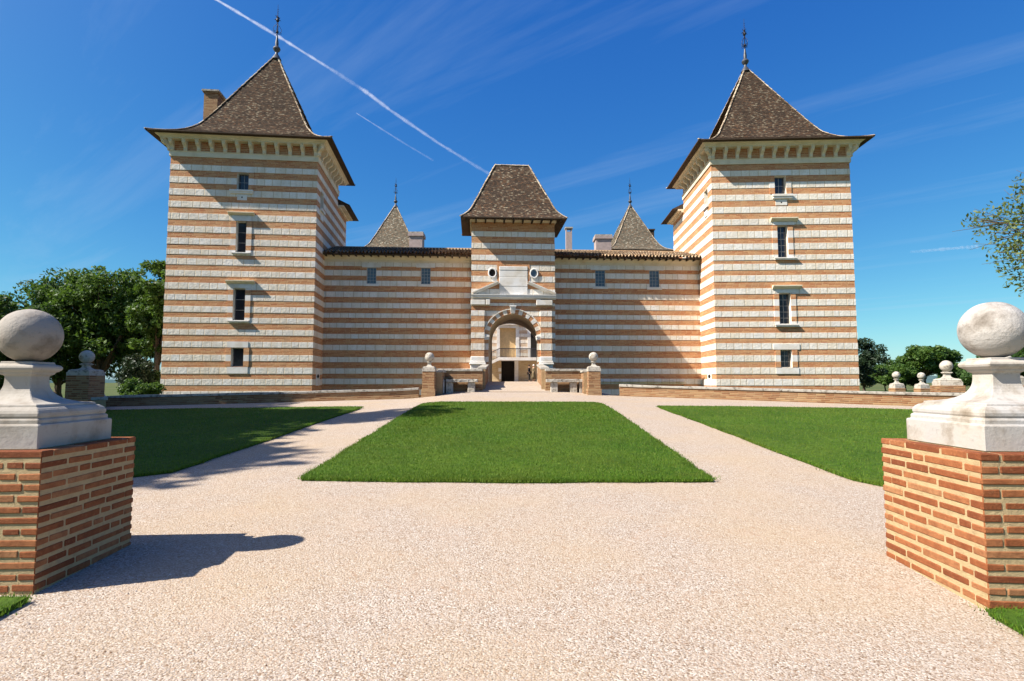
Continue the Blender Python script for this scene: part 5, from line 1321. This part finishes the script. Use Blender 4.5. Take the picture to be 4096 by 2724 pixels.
# ------------------------------------------------------------------ far hills, vapour trails
def hills():
    V = []; n = 160; rr = random.Random(4)
    for i in range(n+1):
        a = R(-75)+R(150)*i/n; d = 2600; x, y = math.sin(a)*d, math.cos(a)*d
        hgt = 34+22*math.sin(a*5+1.0)+12*math.sin(a*13)+rr.uniform(-2, 2)+(10 if a < 0 else 0)
        V += [(x*.93, y*.93, -5), (x, y, max(8, hgt)), (x*1.1, y*1.1, 0)]
    F = []
    for i in range(n):
        a = 3*i; F += [(a, a+3, a+4, a+1), (a+1, a+4, a+5, a+2)]
    t = NT('hazed_wooded_hills', 1, 0); c = t.mix(t.rng(t.noise(t.pos(), .01, 4), .4, .6), (.045,.085,.095), (.07,.115,.12)); t.fin(c)  # distance haze put into the woods' colour as blue
    return arr_mesh('hills', V, F, t.m, smooth=True)
tag(hills(), kind='structure')
def trail_mat():
    t = NT('vapour_trail', 1, 0); uv = t.sep(t.uv()); lw = t.n('ShaderNodeLayerWeight', Blend=.5).outputs['Facing']
    core = t.math('POWER', t.math('SUBTRACT', 1.0, lw), 1.6)
    P = t.pos(); n = t.noise(P, .016, 6, .75)
    al = t.math('MULTIPLY', t.math('MULTIPLY', core, t.rng(n, .32, .62, .25, 1.0)), uv[1], clamp=True)
    tp = t.n('ShaderNodeBsdfTransparent'); tr = t.n('ShaderNodeBsdfTranslucent', Color=(.95,.95,.97,1)); df = t.n('ShaderNodeBsdfDiffuse', Color=(.95,.95,.97,1))
    a1 = t.n('ShaderNodeMixShader', i0=.5); t.t.links.new(df.outputs[0], a1.inputs[1]); t.t.links.new(tr.outputs[0], a1.inputs[2])
    a2 = t.n('ShaderNodeMixShader', i0=al); t.t.links.new(tp.outputs[0], a2.inputs[1]); t.t.links.new(a1.outputs[0], a2.inputs[2]); t.t.links.new(a2.outputs[0], t.out.inputs[0])
    return t.m
TRM = trail_mat()
def trail(pts, alt, label):
    """pts: (px, py, width px, density) lying on one flat layer alt metres up."""
    P = []
    for px, py, w, d in pts:
        x, f, u = ray(px, py); Y = (alt)/u*f; p = at(px, py, Y); P.append((p, w*math.hypot(Y, p.x)/FPX/2, d))
    Q = []
    for a, b in zip(P[:-1], P[1:]):
        for k in range(10): t = k/10; Q.append((a[0].lerp(b[0], t), (a[1]+(b[1]-a[1])*t)*(1+.28*random.uniform(-1, 1)), a[2]+(b[2]-a[2])*t))
    Q.append(P[-1]); mb = MB(); n = 16; rings = []
    for i, (p, r, d) in enumerate(Q):
        dd = (Q[min(i+1, len(Q)-1)][0]-Q[max(i-1, 0)][0]).normalized(); a = dd.cross(Vector((0, 0, 1))).normalized(); b = dd.cross(a)
        rings.append(([p+(a*math.cos(t)+b*math.sin(t))*r for t in [2*math.pi*k/n for k in range(n)]], d))
    for (A, d0), (B, d1) in zip(rings[:-1], rings[1:]):
        for k in range(n):
            q = (k+1) % n; mb.face([A[k], A[q], B[q], B[k]], 0, [(0, d0), (0, d0), (0, d1), (0, d1)])
    o = mb.build('vapour_trail', TRM, smooth=True); tag(o, label, 'contrail', 'vapour trails in the blue sky'); o.visible_shadow = False if False else True
    return o
trail([(780,-55,15,.55),(868,0,13,.34),(1120,150,13,.34),(1300,262,12,.24),(1345,290,18,.12),(1430,345,16,.08),(1465,368,17,.4),(1560,440,14,.27),(1750,570,15,.24),(1900,662,15,.15),(1965,700,14,.12)], 2500, 'long white vapour trail slanting from the top edge down to the gatehouse roof')
trail([(1425,452,5,.22),(1520,512,7,.14),(1620,575,8,.10),(1730,640,12,.08)], 2500, 'short thin vapour trail below the long one')
trail([(3640,1008,12,.05),(3740,1000,10,.16),(3850,990,10,.16),(3915,986,12,.15)], 2500, 'faint level vapour trail right of the right tower')
